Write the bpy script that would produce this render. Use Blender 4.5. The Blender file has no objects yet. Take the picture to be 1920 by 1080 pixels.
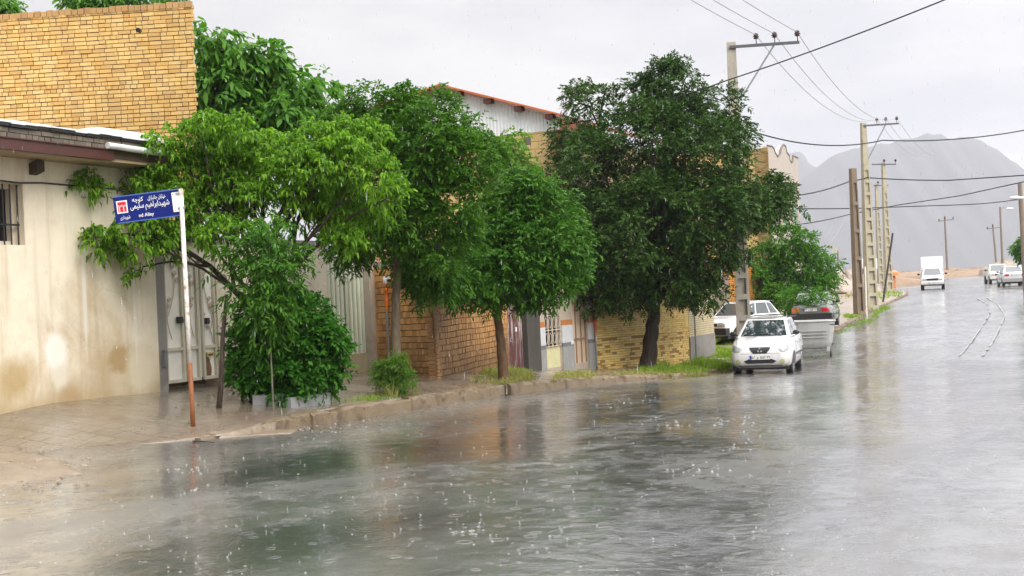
import bpy, bmesh, math, random
import numpy as np
from mathutils import Vector, Matrix
from mathutils.bvhtree import BVHTree
R = math.radians
SC = bpy.context.scene
COL = SC.collection
rnd = random.Random(7)
rng = np.random.default_rng(7)

# ------------------------------------------------------------------ camera
FPX = 2400.0                     # focal length in pixels of the 1920 px wide frame
CAMZ = 1.7
ROLL, PITCH = R(2.52), R(0.31)
fw = Vector((0, math.cos(PITCH), math.sin(PITCH)))
up0 = Vector((0, -math.sin(PITCH), math.cos(PITCH)))
rt0 = Vector((1, 0, 0))
rt = rt0 * math.cos(ROLL) - up0 * math.sin(ROLL)
up = rt0 * math.sin(ROLL) + up0 * math.cos(ROLL)
CAM = Vector((0, 0, CAMZ))
cam_d = bpy.data.cameras.new('camera')
cam = bpy.data.objects.new('camera', cam_d)
COL.objects.link(cam)
cam_d.sensor_width = 36
cam_d.lens = 36 * FPX / 1920
cam_d.clip_start = 0.1
cam_d.clip_end = 15000
cam.matrix_world = Matrix(((rt.x, up.x, -fw.x, 0), (rt.y, up.y, -fw.y, 0), (rt.z, up.z, -fw.z, CAMZ), (0, 0, 0, 1)))
SC.camera = cam

def ray(u, v):
    return fw + rt * ((u - 960) / FPX) - up * ((v - 540) / FPX)
def at(u, v, D):                 # the point at depth D (along world Y) seen at that place of the photograph
    d = ray(u, v)
    return CAM + d * (D / d.y)

# ------------------------------------------------------------------ street frame: t across (towards the road), s along the street
ANG = R(25.2)
DS = Vector((math.sin(ANG), math.cos(ANG), 0))
DT = Vector((math.cos(ANG), -math.sin(ANG), 0))
ROT = -ANG
def W(t, s, z=0.0):
    p = DT * t + DS * s
    return Vector((p.x, p.y, z))
def ST(p):
    return p.x * DT.x + p.y * DT.y, p.x * DS.x + p.y * DS.y
_s = np.arange(-80, 1400, 0.5)
def _table(xs, ys, k):
    y = np.interp(_s, xs, ys)
    n = int(k / 0.5)
    ker = np.hanning(2 * n + 3); ker /= ker.sum()
    return np.convolve(np.pad(y, n + 1, mode='edge'), ker, mode='valid')
_H = _table([-80, 0, 10, 12, 15, 19.5, 24.4, 31.3, 33.7, 37, 42, 49, 63, 83, 96, 150, 210, 300, 600, 1400],
            [1.55, 1.6, 1.55, 1.55, 1.66, 1.74, 1.92, 2.28, 2.38, 2.40, 2.3, 2.02, 1.6, 1.1, .95, .5, .1, .1, -.4, -2], 3)
_TK = _table([-80, 10.2, 10.6, 11.4, 12.2, 50, 63.5, 83, 92, 94, 96, 98, 100, 1400],
             [-11.7, -11.7, -11.6, -10.7, -9.8, -9.8, -10.7, -11.7, -13.0, -14, -17, -26, -46, -46], .8)
_KH = _table([-80, 11.8, 12.4, 14.8, 22, 26, 31, 34, 90, 94, 96, 1400], [-.035, -.035, .02, .19, .17, .15, .09, .1, .1, .03, 0, 0], 1)
_SL = _table([-80, 12.1, 15.2, 21.3, 27.3, 33, 41, 60, 80, 1400], [.13, .12, .072, .082, .05, .035, .03, .015, .01, 0], 1.5)
def hroad(s): return np.interp(s, _s, _H)
def tkerb(s): return np.interp(s, _s, _TK)
def zroad(t, s): return CAMZ - hroad(s) + 0 * t
def zside(t, s):
    d = np.clip(tkerb(s) - t, 0, 4.2)
    return CAMZ - hroad(s) + np.interp(s, _s, _KH) + np.interp(s, _s, _SL) * d
def zg(t, s):
    return np.where(t < tkerb(s), zside(t, s), zroad(t, s))
def gz(p):
    t, s = ST(p)
    return float(zg(np.float64(t), np.float64(s)))
def gp(u, v):                    # ground point seen at a place of the photograph
    d = ray(u, v); a, b = 3.0, 260.0
    f = lambda D: (CAM + d * (D / d.y))
    last = a
    D = a
    while D < b:
        p = f(D)
        if p.z < gz(p):
            lo, hi = last, D
            for _ in range(25):
                m = (lo + hi) / 2; q = f(m)
                if q.z < gz(q): hi = m
                else: lo = m
            return f(hi)
        last = D; D *= 1.01
    return f(b)
def wallhit(u, v, t0):           # (s, z) where the sight line meets the upright plane t = t0
    d = ray(u, v)
    k = (t0 - 0) / (d.x * DT.x + d.y * DT.y)
    p = CAM + d * k
    return ST(p)[1], p.z
def shit(u, v, s0):              # (t, z) where the sight line meets the upright plane s = s0
    d = ray(u, v)
    k = s0 / (d.x * DS.x + d.y * DS.y)
    p = CAM + d * k
    return ST(p)[0], p.z

# ------------------------------------------------------------------ objects
OFF = {}
def link(o, parent=None):
    COL.objects.link(o)
    if parent is not None: o.parent = parent
    return o
def tag(o, label=None, cat=None, group=None, kind=None):
    if label: o['label'] = label
    if cat: o['category'] = cat
    if group: o['group'] = group
    if kind: o['kind'] = kind
    return o
def thing(name, label, cat, loc, rot=0.0, group=None, off=None):
    o = bpy.data.objects.new(name, None)
    o.empty_display_size = .2
    o.location = loc
    o.rotation_euler = (0, 0, rot)
    link(o)
    if off is not None: OFF[o.name] = Vector(off)
    return tag(o, label, cat, group)
def fthing(name, label, cat, t, s, z, group=None):   # a thing whose shapes are written in street coordinates (t, s, z)
    return thing(name, label, cat, W(t, s, z), ROT, group, (t, s, z))
def copy_tree(o, parent=None):
    c = o.copy(); COL.objects.link(c)
    if parent is not None: c.parent = parent
    if o.name in OFF: OFF[c.name] = OFF[o.name]
    for ch in list(o.children): copy_tree(ch, c)
    return c

class MB:
    def __init__(self):
        self.v = []; self.f = []; self.m = []
    def add(self, vs, fs, mi=0):
        n = len(self.v)
        self.v.extend([tuple(x) for x in vs])
        self.f.extend([tuple(i + n for i in f) for f in fs])
        self.m.extend([mi] * len(fs))
        return self
    def box(self, x0, x1, y0, y1, z0, z1, mi=0):
        v = [(x0, y0, z0), (x1, y0, z0), (x1, y1, z0), (x0, y1, z0), (x0, y0, z1), (x1, y0, z1), (x1, y1, z1), (x0, y1, z1)]
        return self.add(v, [(0, 3, 2, 1), (4, 5, 6, 7), (0, 1, 5, 4), (1, 2, 6, 5), (2, 3, 7, 6), (3, 0, 4, 7)], mi)
    def obox(self, o, a, b, c, mi=0):      # box from a corner and three edge vectors (a x b along c)
        o, a, b, c = map(Vector, (o, a, b, c))
        v = [o, o + a, o + a + b, o + b, o + c, o + a + c, o + a + b + c, o + b + c]
        return self.add(v, [(0, 3, 2, 1), (4, 5, 6, 7), (0, 1, 5, 4), (1, 2, 6, 5), (2, 3, 7, 6), (3, 0, 4, 7)], mi)
    def bar(self, p, q, w, h, mi=0):       # rectangular bar between two points
        p, q = Vector(p), Vector(q)
        a = (q - p)
        x = a.cross(Vector((0, 0, 1)))
        if x.length < 1e-5: x = Vector((1, 0, 0))
        x.normalize(); y = x.cross(a).normalized()
        return self.obox(p - x * w / 2 - y * h / 2, x * w, y * h, a, mi)
    def tube(self, pts, r, n=8, mi=0, cap=True):
        pts = [Vector(p) for p in pts]
        rs = r if isinstance(r, (list, tuple)) else [r] * len(pts)
        vs = []; fs = []
        ref = None
        for i, p in enumerate(pts):
            a = (pts[min(i + 1, len(pts) - 1)] - pts[max(i - 1, 0)]).normalized()
            if ref is None:
                ref = a.orthogonal().normalized()
            x = (ref - a * ref.dot(a)).normalized(); ref = x
            y = a.cross(x)
            for k in range(n):
                an = 2 * math.pi * k / n
                vs.append(p + (x * math.cos(an) + y * math.sin(an)) * rs[i])
        for i in range(len(pts) - 1):
            for k in range(n):
                k2 = (k + 1) % n
                fs.append((i * n + k, i * n + k2, (i + 1) * n + k2, (i + 1) * n + k))
        if cap:
            fs.append(tuple(range(n - 1, -1, -1))); fs.append(tuple((len(pts) - 1) * n + k for k in range(n)))
        return self.add(vs, fs, mi)
    def lathe(self, o, axis, prof, n=20, mi=0):   # prof = [(radius, along axis)]
        o = Vector(o); a = Vector(axis).normalized(); x = a.orthogonal().normalized(); y = a.cross(x)
        vs = []; fs = []
        for (r, h) in prof:
            for k in range(n):
                an = 2 * math.pi * k / n
                vs.append(o + a * h + (x * math.cos(an) + y * math.sin(an)) * r)
        for i in range(len(prof) - 1):
            for k in range(n):
                k2 = (k + 1) % n
                fs.append((i * n + k, i * n + k2, (i + 1) * n + k2, (i + 1) * n + k))
        fs.append(tuple(range(n - 1, -1, -1))); fs.append(tuple((len(prof) - 1) * n + k for k in range(n)))
        return self.add(vs, fs, mi)
    def ball(self, o, rx, ry, rz, n=10, mi=0):
        vs = []; fs = []
        m = max(4, n // 2)
        for i in range(m + 1):
            th = math.pi * i / m
            for k in range(n):
                an = 2 * math.pi * k / n
                vs.append((o[0] + rx * math.sin(th) * math.cos(an), o[1] + ry * math.sin(th) * math.sin(an), o[2] + rz * math.cos(th)))
        for i in range(m):
            for k in range(n):
                k2 = (k + 1) % n
                fs.append((i * n + k, (i + 1) * n + k, (i + 1) * n + k2, i * n + k2))
        return self.add(vs, fs, mi)
    def prism(self, poly, o, ax, ay, az, mi=0):   # polygon in the plane (ax, ay) extruded along az
        o, ax, ay, az = map(Vector, (o, ax, ay, az)); n = len(poly)
        vs = [o + ax * x + ay * y for x, y in poly] + [o + ax * x + ay * y + az for x, y in poly]
        fs = [tuple(range(n - 1, -1, -1)), tuple(range(n, 2 * n))] + [(i, (i + 1) % n, (i + 1) % n + n, i + n) for i in range(n)]
        return self.add(vs, fs, mi)
    def build(self, name, mat, parent=None, smooth=False, off=None):
        me = bpy.data.meshes.new(name)
        o3, q = off, parent
        while o3 is None and q is not None: o3, q = OFF.get(q.name), q.parent
        v = self.v
        if o3 is not None: v = [(a - o3[0], b - o3[1], c - o3[2]) for a, b, c in v]
        me.from_pydata(v, [], self.f)
        for m in (mat if isinstance(mat, (list, tuple)) else [mat]): me.materials.append(m)
        if max(self.m, default=0) > 0: me.polygons.foreach_set('material_index', self.m)
        if smooth: me.polygons.foreach_set('use_smooth', [True] * len(me.polygons))
        bm = bmesh.new(); bm.from_mesh(me); bmesh.ops.recalc_face_normals(bm, faces=bm.faces); bm.to_mesh(me); bm.free()
        me.update()
        return link(bpy.data.objects.new(name, me), parent)

def fast_mesh(name, V, quads_or_tris, mat, parent=None, smooth=False):   # numpy verts (N,3) and list of (M,k) index arrays
    me = bpy.data.meshes.new(name)
    V = np.asarray(V, dtype=np.float32)
    me.vertices.add(len(V)); me.vertices.foreach_set('co', V.ravel())
    idx = np.concatenate([q.ravel() for q in quads_or_tris]).astype(np.int32)
    tot = np.concatenate([np.full(len(q), q.shape[1]) for q in quads_or_tris]).astype(np.int32)
    start = np.concatenate([[0], np.cumsum(tot)[:-1]]).astype(np.int32)
    me.loops.add(len(idx)); me.loops.foreach_set('vertex_index', idx)
    me.polygons.add(len(tot)); me.polygons.foreach_set('loop_start', start)
    if smooth: me.polygons.foreach_set('use_smooth', np.ones(len(tot), dtype=bool))
    me.update(calc_edges=True); me.validate()
    for m in (mat if isinstance(mat, (list, tuple)) else [mat]): me.materials.append(m)
    return link(bpy.data.objects.new(name, me), parent)

def grid_mesh(name, T, S, Z, mat, kind=None):     # arrays (n,m) in street coordinates
    n, m = T.shape
    V = np.stack([T, S, Z], -1).reshape(-1, 3)
    i = np.arange(n * m).reshape(n, m)
    q = np.stack([i[:-1, :-1], i[:-1, 1:], i[1:, 1:], i[1:, :-1]], -1).reshape(-1, 4)
    a = V[q[0]]
    if np.cross(a[1] - a[0], a[2] - a[0])[2] < 0: q = q[:, ::-1]
    o = fast_mesh(name, V, [q], mat, smooth=True)
    o.rotation_euler = (0, 0, ROT)
    if kind: o['kind'] = kind
    return o

# ------------------------------------------------------------------ materials
class NT:
    def __init__(self, name):
        self.m = bpy.data.materials.new(name); self.m.use_nodes = True
        self.t = self.m.node_tree; self.b = self.t.nodes['Principled BSDF']; self.out = self.t.nodes['Material Output']
    def n(self, typ, **kw):
        x = self.t.nodes.new(typ)
        for k, v in kw.items():
            if hasattr(x, k): setattr(x, k, v)
            else: x.inputs[k.replace('_', ' ')].default_value = v
        return x
    def l(self, a, b): self.t.links.new(a, b)
    def coord(self, scale=(1, 1, 1), out='Object'):
        c = self.n('ShaderNodeTexCoord'); mp = self.n('ShaderNodeMapping'); mp.inputs['Scale'].default_value = scale
        self.l(c.outputs[out], mp.inputs[0]); return mp.outputs[0]
    def noise(self, vec, scale, detail=4, rough=.55, dist=0):
        x = self.n('ShaderNodeTexNoise'); x.inputs['Scale'].default_value = scale; x.inputs['Detail'].default_value = detail
        x.inputs['Roughness'].default_value = rough; x.inputs['Distortion'].default_value = dist
        self.l(vec, x.inputs['Vector']); return x.outputs['Fac']
    def ramp(self, fac, stops):
        x = self.n('ShaderNodeValToRGB'); el = x.color_ramp.elements
        while len(el) < len(stops): el.new(.5)
        for e, (p, c) in zip(el, stops):
            e.position = p; e.color = (*c, 1) if len(c) == 3 else c
        self.l(fac, x.inputs[0]); return x.outputs[0]
    def mix(self, fac, a, b, mode='MIX'):
        x = self.n('ShaderNodeMix', data_type='RGBA', blend_type=mode)
        for s, val in ((0, fac), (6, a), (7, b)):
            if isinstance(val, (int, float)): x.inputs[s].default_value = val
            elif isinstance(val, tuple): x.inputs[s].default_value = (*val, 1)
            else: self.l(val, x.inputs[s])
        return x.outputs[2]
    def math(self, op, a, b=0.0, c=0.0):
        x = self.n('ShaderNodeMath', operation=op)
        for i, val in enumerate((a, b, c)):
            if isinstance(val, (int, float)): x.inputs[i].default_value = val
            else: self.l(val, x.inputs[i])
        return x.outputs[0]
    def maprange(self, val, a, b, c, d):
        x = self.n('ShaderNodeMapRange'); self.l(val, x.inputs[0])
        for i, q in enumerate((a, b, c, d)): x.inputs[i + 1].default_value = q
        return x.outputs[0]
    def bump(self, h, strength, dist=.01, prev=None):
        x = self.n('ShaderNodeBump'); x.inputs['Strength'].default_value = strength; x.inputs['Distance'].default_value = dist
        self.l(h, x.inputs['Height'])
        if prev is not None: self.l(prev, x.inputs['Normal'])
        return x.outputs[0]
    def set(self, **kw):
        for k, v in kw.items():
            i = self.b.inputs[k.replace('_', ' ')]
            if isinstance(v, (int, float)): i.default_value = v
            elif isinstance(v, tuple): i.default_value = (*v, 1)
            else: self.l(v, i)
        return self
MATS = {}
def plain(name, col, rough=.5, var=.25, scale=4, bump=0, metallic=0, spec=.5, coat=0):
    if name in MATS: return MATS[name]
    t = NT(name); v = t.coord()
    n = t.noise(v, scale, 5, .6)
    c = t.ramp(n, [(.25, tuple(x * (1 - var) for x in col)), (.75, tuple(min(1, x * (1 + var)) for x in col))])
    t.set(Base_Color=c, Roughness=rough, Metallic=metallic, Specular_IOR_Level=spec, Coat_Weight=coat)
    if bump: t.set(Normal=t.bump(t.noise(v, scale * 8, 5), bump, .01))
    MATS[name] = t.m
    return t.m
def spot(t, v, c, cy, cz, ry, rz, col, amt=1.0, soft=.5, wob=.9, scale=3.0):     # a stain or patch of its own outline on a wall
    sx = t.n('ShaderNodeSeparateXYZ'); t.l(v, sx.inputs[0])
    a = t.math('DIVIDE', t.math('SUBTRACT', sx.outputs[1], cy), ry); b = t.math('DIVIDE', t.math('SUBTRACT', sx.outputs[2], cz), rz)
    d = t.math('SQRT', t.math('ADD', t.math('MULTIPLY', a, a), t.math('MULTIPLY', b, b)))
    d = t.math('ADD', d, t.math('MULTIPLY', t.math('SUBTRACT', t.noise(v, scale, 5, .6), .5), wob))
    return t.mix(t.maprange(d, 1 - soft / 2, 1 + soft / 2, amt, 0), c, col)
def stained(name, col, stain, scale=1.2, amount=.5, rough=.6, bump=.15, streak=True, low=None, zlow=(0, .8), spots=()):
    if name in MATS: return MATS[name]
    t = NT(name); v = t.coord()
    base = t.ramp(t.noise(v, 3.0, 6, .65), [(.3, tuple(x * .86 for x in col)), (.7, col)])
    n1 = t.noise(v, scale, 7, .62, .6)
    f = t.maprange(n1, .5, .68, 0, amount)
    c = t.mix(f, base, stain)
    if streak:
        vs = t.coord((4, 4, .25))
        c = t.mix(t.maprange(t.noise(vs, 1.6, 5, .6), .52, .72, 0, amount * .6), c, tuple(x * .8 for x in stain))
    if low:                                    # splash dirt along the foot of the wall, ragged edge
        sx = t.n('ShaderNodeSeparateXYZ'); t.l(v, sx.inputs[0])
        hgt = t.math('ADD', sx.outputs[2], t.math('MULTIPLY', t.math('SUBTRACT', t.noise(v, 1.1, 6, .6), .5), 1.6))
        c = t.mix(t.maprange(hgt, zlow[0], zlow[1], .85, 0), c, low)
    if spots:                                  # hairline cracks in old render
        vo = t.n('ShaderNodeTexVoronoi', feature='DISTANCE_TO_EDGE'); vo.inputs['Scale'].default_value = .8
        wv = t.n('ShaderNodeMix', data_type='RGBA'); wv.inputs[0].default_value = .12; t.l(v, wv.inputs[6])
        nn = t.n('ShaderNodeTexNoise'); nn.inputs['Scale'].default_value = 4; nn.inputs['Detail'].default_value = 6; t.l(v, nn.inputs['Vector']); t.l(nn.outputs['Color'], wv.inputs[7]); t.l(wv.outputs[2], vo.inputs['Vector'])
        cr = t.math('MULTIPLY', t.maprange(vo.outputs['Distance'], .0, .006, .28, 0), t.maprange(t.noise(v, .7, 3), .45, .55, 0, 1))
        c = t.mix(cr, c, (.42, .33, .22))
    for sp in spots: c = spot(t, v, c, *sp)
    t.set(Base_Color=c, Roughness=rough)
    if bump: t.set(Normal=t.bump(t.noise(v, 25, 6, .65), bump, .02))
    MATS[name] = t.m
    return t.m
def brickmat(name, cols, rough=.6, dirt=(.12, .07, .03), dirt_amt=.35, bump=.3, low=None):
    t = NT(name); v = t.coord()
    g = t.n('ShaderNodeNewGeometry')
    k = len(cols)
    c = t.ramp(g.outputs['Random Per Island'], [(i / max(1, k - 1), cc) for i, cc in enumerate(cols)])
    c = t.mix(t.maprange(t.noise(v, 30, 4, .6), .35, .8, 0, .3), c, tuple(x * .6 for x in cols[0]))
    c = t.mix(t.maprange(t.noise(v, .9, 6, .65, .5), .5, .72, 0, dirt_amt), c, dirt)
    vs = t.coord((2.5, 2.5, .22)); c = t.mix(t.maprange(t.noise(vs, 1.5, 5, .6), .5, .74, 0, .4), c, tuple(.5 * (a + b) for a, b in zip(cols[0], dirt)))     # rain streaks
    if low:
        sx = t.n('ShaderNodeSeparateXYZ'); t.l(v, sx.inputs[0])
        hgt = t.math('ADD', sx.outputs[2], t.math('MULTIPLY', t.math('SUBTRACT', t.noise(v, 1.3, 6, .6), .5), 1.2))
        c = t.mix(t.maprange(hgt, .1, .9, .75, 0), c, low)
    t.set(Base_Color=c, Roughness=rough, Normal=t.bump(t.noise(v, 60, 5, .7), bump, .01))
    MATS[name] = t.m
    return t.m
def leafmat(name, cols, rough=.42, trans=.35, tcol=None):
    t = NT(name)
    g = t.n('ShaderNodeNewGeometry')
    k = len(cols)
    c = t.ramp(g.outputs['Random Per Island'], [(i / max(1, k - 1), cc) for i, cc in enumerate(cols)])
    v = t.coord()
    c = t.mix(t.maprange(t.noise(v, 1.6, 3, .6), .4, .7, 0, .55), c, cols[-1])
    t.set(Base_Color=c, Roughness=rough + .08, Specular_IOR_Level=.12)
    tr = t.n('ShaderNodeBsdfTranslucent')
    tc = t.mix(1.0, c, tcol or (1.3, 1.5, .5), 'MULTIPLY'); t.l(tc, tr.inputs[0])
    mx = t.n('ShaderNodeMixShader'); mx.inputs[0].default_value = trans
    t.l(t.b.outputs[0], mx.inputs[1]); t.l(tr.outputs[0], mx.inputs[2]); t.l(mx.outputs[0], t.out.inputs[0])
    MATS[name] = t.m
    return t.m

# ------------------------------------------------------------------ Persian lettering in joined letter forms
FORMS = {'ا': ('\ufe8d', '\ufe8e'), 'ب': ('\ufe8f', '\ufe90', '\ufe91', '\ufe92'), 'ج': ('\ufe9d', '\ufe9e', '\ufe9f', '\ufea0'),
         'چ': ('\ufb7a', '\ufb7b', '\ufb7c', '\ufb7d'), 'خ': ('\ufea5', '\ufea6', '\ufea7', '\ufea8'), 'د': ('\ufea9', '\ufeaa'),
         'ر': ('\ufead', '\ufeae'), 'ز': ('\ufeaf', '\ufeb0'), 'س': ('\ufeb1', '\ufeb2', '\ufeb3', '\ufeb4'),
         'ش': ('\ufeb5', '\ufeb6', '\ufeb7', '\ufeb8'), 'ل': ('\ufedd', '\ufede', '\ufedf', '\ufee0'), 'م': ('\ufee1', '\ufee2', '\ufee3', '\ufee4'),
         'ن': ('\ufee5', '\ufee6', '\ufee7', '\ufee8'), 'ه': ('\ufee9', '\ufeea', '\ufeeb', '\ufeec'), 'و': ('\ufeed', '\ufeee'),
         'ی': ('\ufbfc', '\ufbfd', '\ufbfe', '\ufbff'), 'ک': ('\ufb8e', '\ufb8f', '\ufb90', '\ufb91')}
def fa(txt):
    out = []
    for i, ch in enumerate(txt):
        if ch not in FORMS: out.append(ch); continue
        prev = i > 0 and txt[i - 1] in FORMS and len(FORMS[txt[i - 1]]) == 4
        nxt = i + 1 < len(txt) and txt[i + 1] in FORMS and len(FORMS[ch]) == 4
        out.append(FORMS[ch][(2 if nxt else 0) + (1 if prev else 0)])
    return ''.join(reversed(out))
def lettering(name, txt, size, mat, parent, M, align='CENTER', bold=0.0, sx=1.0):
    cu = bpy.data.curves.new(name, 'FONT'); cu.body = txt; cu.size = size; cu.align_x = align; cu.align_y = 'CENTER'
    cu.offset = bold; cu.extrude = .0004
    o = bpy.data.objects.new(name, cu); COL.objects.link(o)
    dg = bpy.context.evaluated_depsgraph_get()
    me = bpy.data.meshes.new_from_object(o.evaluated_get(dg))
    bpy.data.objects.remove(o)
    me.transform(Matrix.Diagonal((sx, 1, 1, 1))); me.transform(M)
    me.materials.clear(); me.materials.append(mat)
    return link(bpy.data.objects.new(name, me), parent)
CLOUD_LOW, CLOUD_UP, SUN_E, EXPO, HAZE = 5.0, 28.0, 1.5, 0.87, .00025
# ------------------------------------------------------------------ the world: rain clouds over a Nishita sky, one soft sun
SUN_EL, SUN_AZ = R(40), R(145)       # azimuth clockwise from +Y
world = bpy.data.worlds.new('World'); SC.world = world; world.use_nodes = True
wt = world.node_tree; wn = wt.nodes; bg = wn['Background']
sky = wn.new('ShaderNodeTexSky'); sky.sky_type = 'NISHITA'; sky.sun_disc = False
sky.sun_elevation = SUN_EL; sky.sun_rotation = SUN_AZ; sky.dust_density = 5; sky.air_density = 1.5
tc = wn.new('ShaderNodeTexCoord'); sep = wn.new('ShaderNodeSeparateXYZ'); wt.links.new(tc.outputs['Generated'], sep.inputs[0])
def wmath(op, a, b):
    x = wn.new('ShaderNodeMath'); x.operation = op
    for i, q in enumerate((a, b)):
        if isinstance(q, (int, float)): x.inputs[i].default_value = q
        else: wt.links.new(q, x.inputs[i])
    return x.outputs[0]
zz = wmath('POWER', wmath('MAXIMUM', sep.outputs[2], 0.0), 2.4)
cie = wmath('ADD', wmath('MULTIPLY', zz, CLOUD_UP), CLOUD_LOW)      # overcast: the zenith brighter than the horizon
mpw = wn.new('ShaderNodeMapping'); mpw.inputs['Scale'].default_value = (1.2, 1.2, 4.0); wt.links.new(tc.outputs['Generated'], mpw.inputs[0])
nw = wn.new('ShaderNodeTexNoise'); nw.inputs['Scale'].default_value = 2.6; nw.inputs['Detail'].default_value = 6; nw.inputs['Roughness'].default_value = .5
wt.links.new(mpw.outputs[0], nw.inputs['Vector'])
cl = wn.new('ShaderNodeValToRGB'); cl.color_ramp.elements[0].position = .40; cl.color_ramp.elements[0].color = (.71, .71, .745, 1)
cl.color_ramp.elements[1].position = .60; cl.color_ramp.elements[1].color = (1.0, .985, .955, 1); wt.links.new(nw.outputs['Fac'], cl.inputs[0])
# thinner cloud towards the right of the street
lr = wmath('ADD', wmath('MULTIPLY', sep.outputs[0], .5), .95)
cs = wn.new('ShaderNodeVectorMath'); cs.operation = 'SCALE'; wt.links.new(cl.outputs[0], cs.inputs[0]); wt.links.new(wmath('MULTIPLY', cie, lr), cs.inputs['Scale'])
mxw = wn.new('ShaderNodeMix'); mxw.data_type = 'RGBA'; mxw.inputs[0].default_value = .97
wt.links.new(sky.outputs[0], mxw.inputs[6]); wt.links.new(cs.outputs[0], mxw.inputs[7])
wt.links.new(mxw.outputs[2], bg.inputs[0]); bg.inputs[1].default_value = .1
sd = bpy.data.lights.new('sun', 'SUN'); sd.energy = SUN_E; sd.angle = R(35); sd.color = (1, .96, .9)
so = bpy.data.objects.new('sun', sd); COL.objects.link(so)
dv = Vector((math.sin(SUN_AZ) * math.cos(SUN_EL), math.cos(SUN_AZ) * math.cos(SUN_EL), math.sin(SUN_EL)))
so.rotation_euler = dv.to_track_quat('Z', 'Y').to_euler(); so.location = (0, 0, 60)

# ------------------------------------------------------------------ ground materials
def road_mat():
    t = NT('wet_asphalt'); v = t.coord()
    vs = t.coord((1.0, .35, 1))                          # wheel tracks and trickles run along the street
    agg = t.noise(v, 45, 4, .8)
    c = t.ramp(agg, [(.3, (.04, .04, .041)), (.7, (.115, .113, .11))])
    c = t.mix(t.maprange(t.noise(vs, .5, 6, .6, .4), .42, .62, 0, .65), c, (.23, .225, .21))     # worn lighter lanes
    mud = t.noise(v, .22, 5, .6)
    c = t.mix(t.maprange(mud, .5, .66, 0, .15), c, (.19, .165, .105))                           # silt carried by the water
    # standing water against thin film
    pud = t.maprange(t.math('ADD', t.math('MULTIPLY', t.noise(vs, .4, 4, .5, .6), .5), t.math('MULTIPLY', t.noise(v, 3.4, 6, .65, .25), .5)), .44, .56, 0, 1)
    sx = t.n('ShaderNodeSeparateXYZ'); t.l(v, sx.inputs[0])            # the carriageway drains: the strip by the kerb is only damp
    pud = t.math('MULTIPLY', pud, t.maprange(t.math('ADD', sx.outputs[0], t.math('MULTIPLY', t.noise(v, .8, 4), 2.0)), -8.6, -6.4, .35, 1))
    r = t.math('ADD', t.math('MULTIPLY', pud, -.22), .30)
    rip = t.noise(v, 4.5, 5, .62, .8); fine = t.noise(v, 30, 4, .65)
    n1 = t.bump(rip, .55, .011)
    vo = t.n('ShaderNodeTexVoronoi'); vo.inputs['Scale'].default_value = 5.5; t.l(v, vo.inputs['Vector'])       # rings round the latest drops
    ph = t.n('ShaderNodeSeparateColor'); t.l(vo.outputs['Color'], ph.inputs[0])
    dd = t.math('SUBTRACT', vo.outputs['Distance'], t.math('MULTIPLY', ph.outputs[0], .28))
    rg_ = t.math('MULTIPLY', t.math('SINE', t.math('MULTIPLY', dd, 95.0)), t.maprange(t.math('ABSOLUTE', dd), .0, .10, 1, 0))
    n1 = t.bump(rg_, .3, .003, n1)
    n2 = t.bump(fine, .7, .0035, n1)
    t.set(Base_Color=c, Roughness=r, Normal=n2, Specular_IOR_Level=.9, Coat_IOR=1.75, Coat_Weight=t.math('ADD', t.math('MULTIPLY', pud, .5), .5), Coat_Roughness=t.math('ADD', t.math('MULTIPLY', pud, -.11), .145))
    t.l(n1, t.b.inputs['Coat Normal'])
    MATS['road'] = t.m; return t.m
def dirt_mat(name, a, b, grass=None, rough=.6, wet=.3):
    t = NT(name); v = t.coord()
    c = t.ramp(t.noise(v, 2.5, 7, .65), [(.3, a), (.7, b)])
    if grass: c = t.mix(t.maprange(t.noise(v, .45, 6, .6), .46, .6, 0, .85), c, grass)
    n = t.bump(t.noise(v, 14, 6, .65), .6, .03)
    t.set(Base_Color=c, Roughness=rough, Normal=n, Coat_Weight=wet, Coat_Roughness=.2)
    MATS[name] = t.m; return t.m
def paver_mat():
    t = NT('wet_pavers'); v = t.coord()
    br = t.n('ShaderNodeTexBrick'); br.inputs['Scale'].default_value = 1.45
    br.inputs['Brick Width'].default_value = .4; br.inputs['Row Height'].default_value = .4; br.inputs['Mortar Size'].default_value = .012
    br.inputs['Color1'].default_value = (.19, .158, .12, 1); br.inputs['Color2'].default_value = (.16, .132, .10, 1); br.inputs['Mortar'].default_value = (.075, .055, .04, 1)
    br.inputs['Bias'].default_value = .1; br.offset = .5
    t.l(v, br.inputs['Vector'])
    c = t.mix(t.maprange(t.noise(v, .9, 6, .6), .45, .65, 0, .75), br.outputs['Color'], (.24, .20, .15))
    c = t.mix(t.maprange(t.noise(v, .6, 5, .6, .5), .5, .66, 0, .6), c, (.19, .13, .10))
    r = t.maprange(t.noise(v, .8, 4, .6), .4, .6, .12, .38)
    n = t.bump(br.outputs['Fac'], -.25, .008); n = t.bump(t.noise(v, 22, 5, .6), .35, .012, n)
    t.set(Base_Color=c, Roughness=r, Normal=n, Coat_Weight=.4, Coat_Roughness=.12)
    MATS['pavers'] = t.m; return t.m
m_road = road_mat(); m_pav = paver_mat()
m_ground = dirt_mat('open_dirt', (.20, .15, .10), (.31, .25, .18), (.10, .15, .05))
m_verge = dirt_mat('wet_verge', (.20, .15, .105), (.32, .255, .185), None, .5, .35)
m_mud = dirt_mat('tan_mud', (.155, .115, .078), (.27, .21, .15), None, .45, .4)
m_kerb = stained('kerb_concrete', (.20, .145, .085), (.08, .05, .022), 2.4, .9, .5, .8, False)
m_hill = dirt_mat('far_slope', (.10, .11, .07), (.17, .16, .10), (.07, .11, .04), .9, 0)

# ------------------------------------------------------------------ ground sheets
def sgrid(*segs):
    out = []
    for a, b, d in segs: out.append(np.arange(a, b, d))
    return np.concatenate(out)
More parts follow.
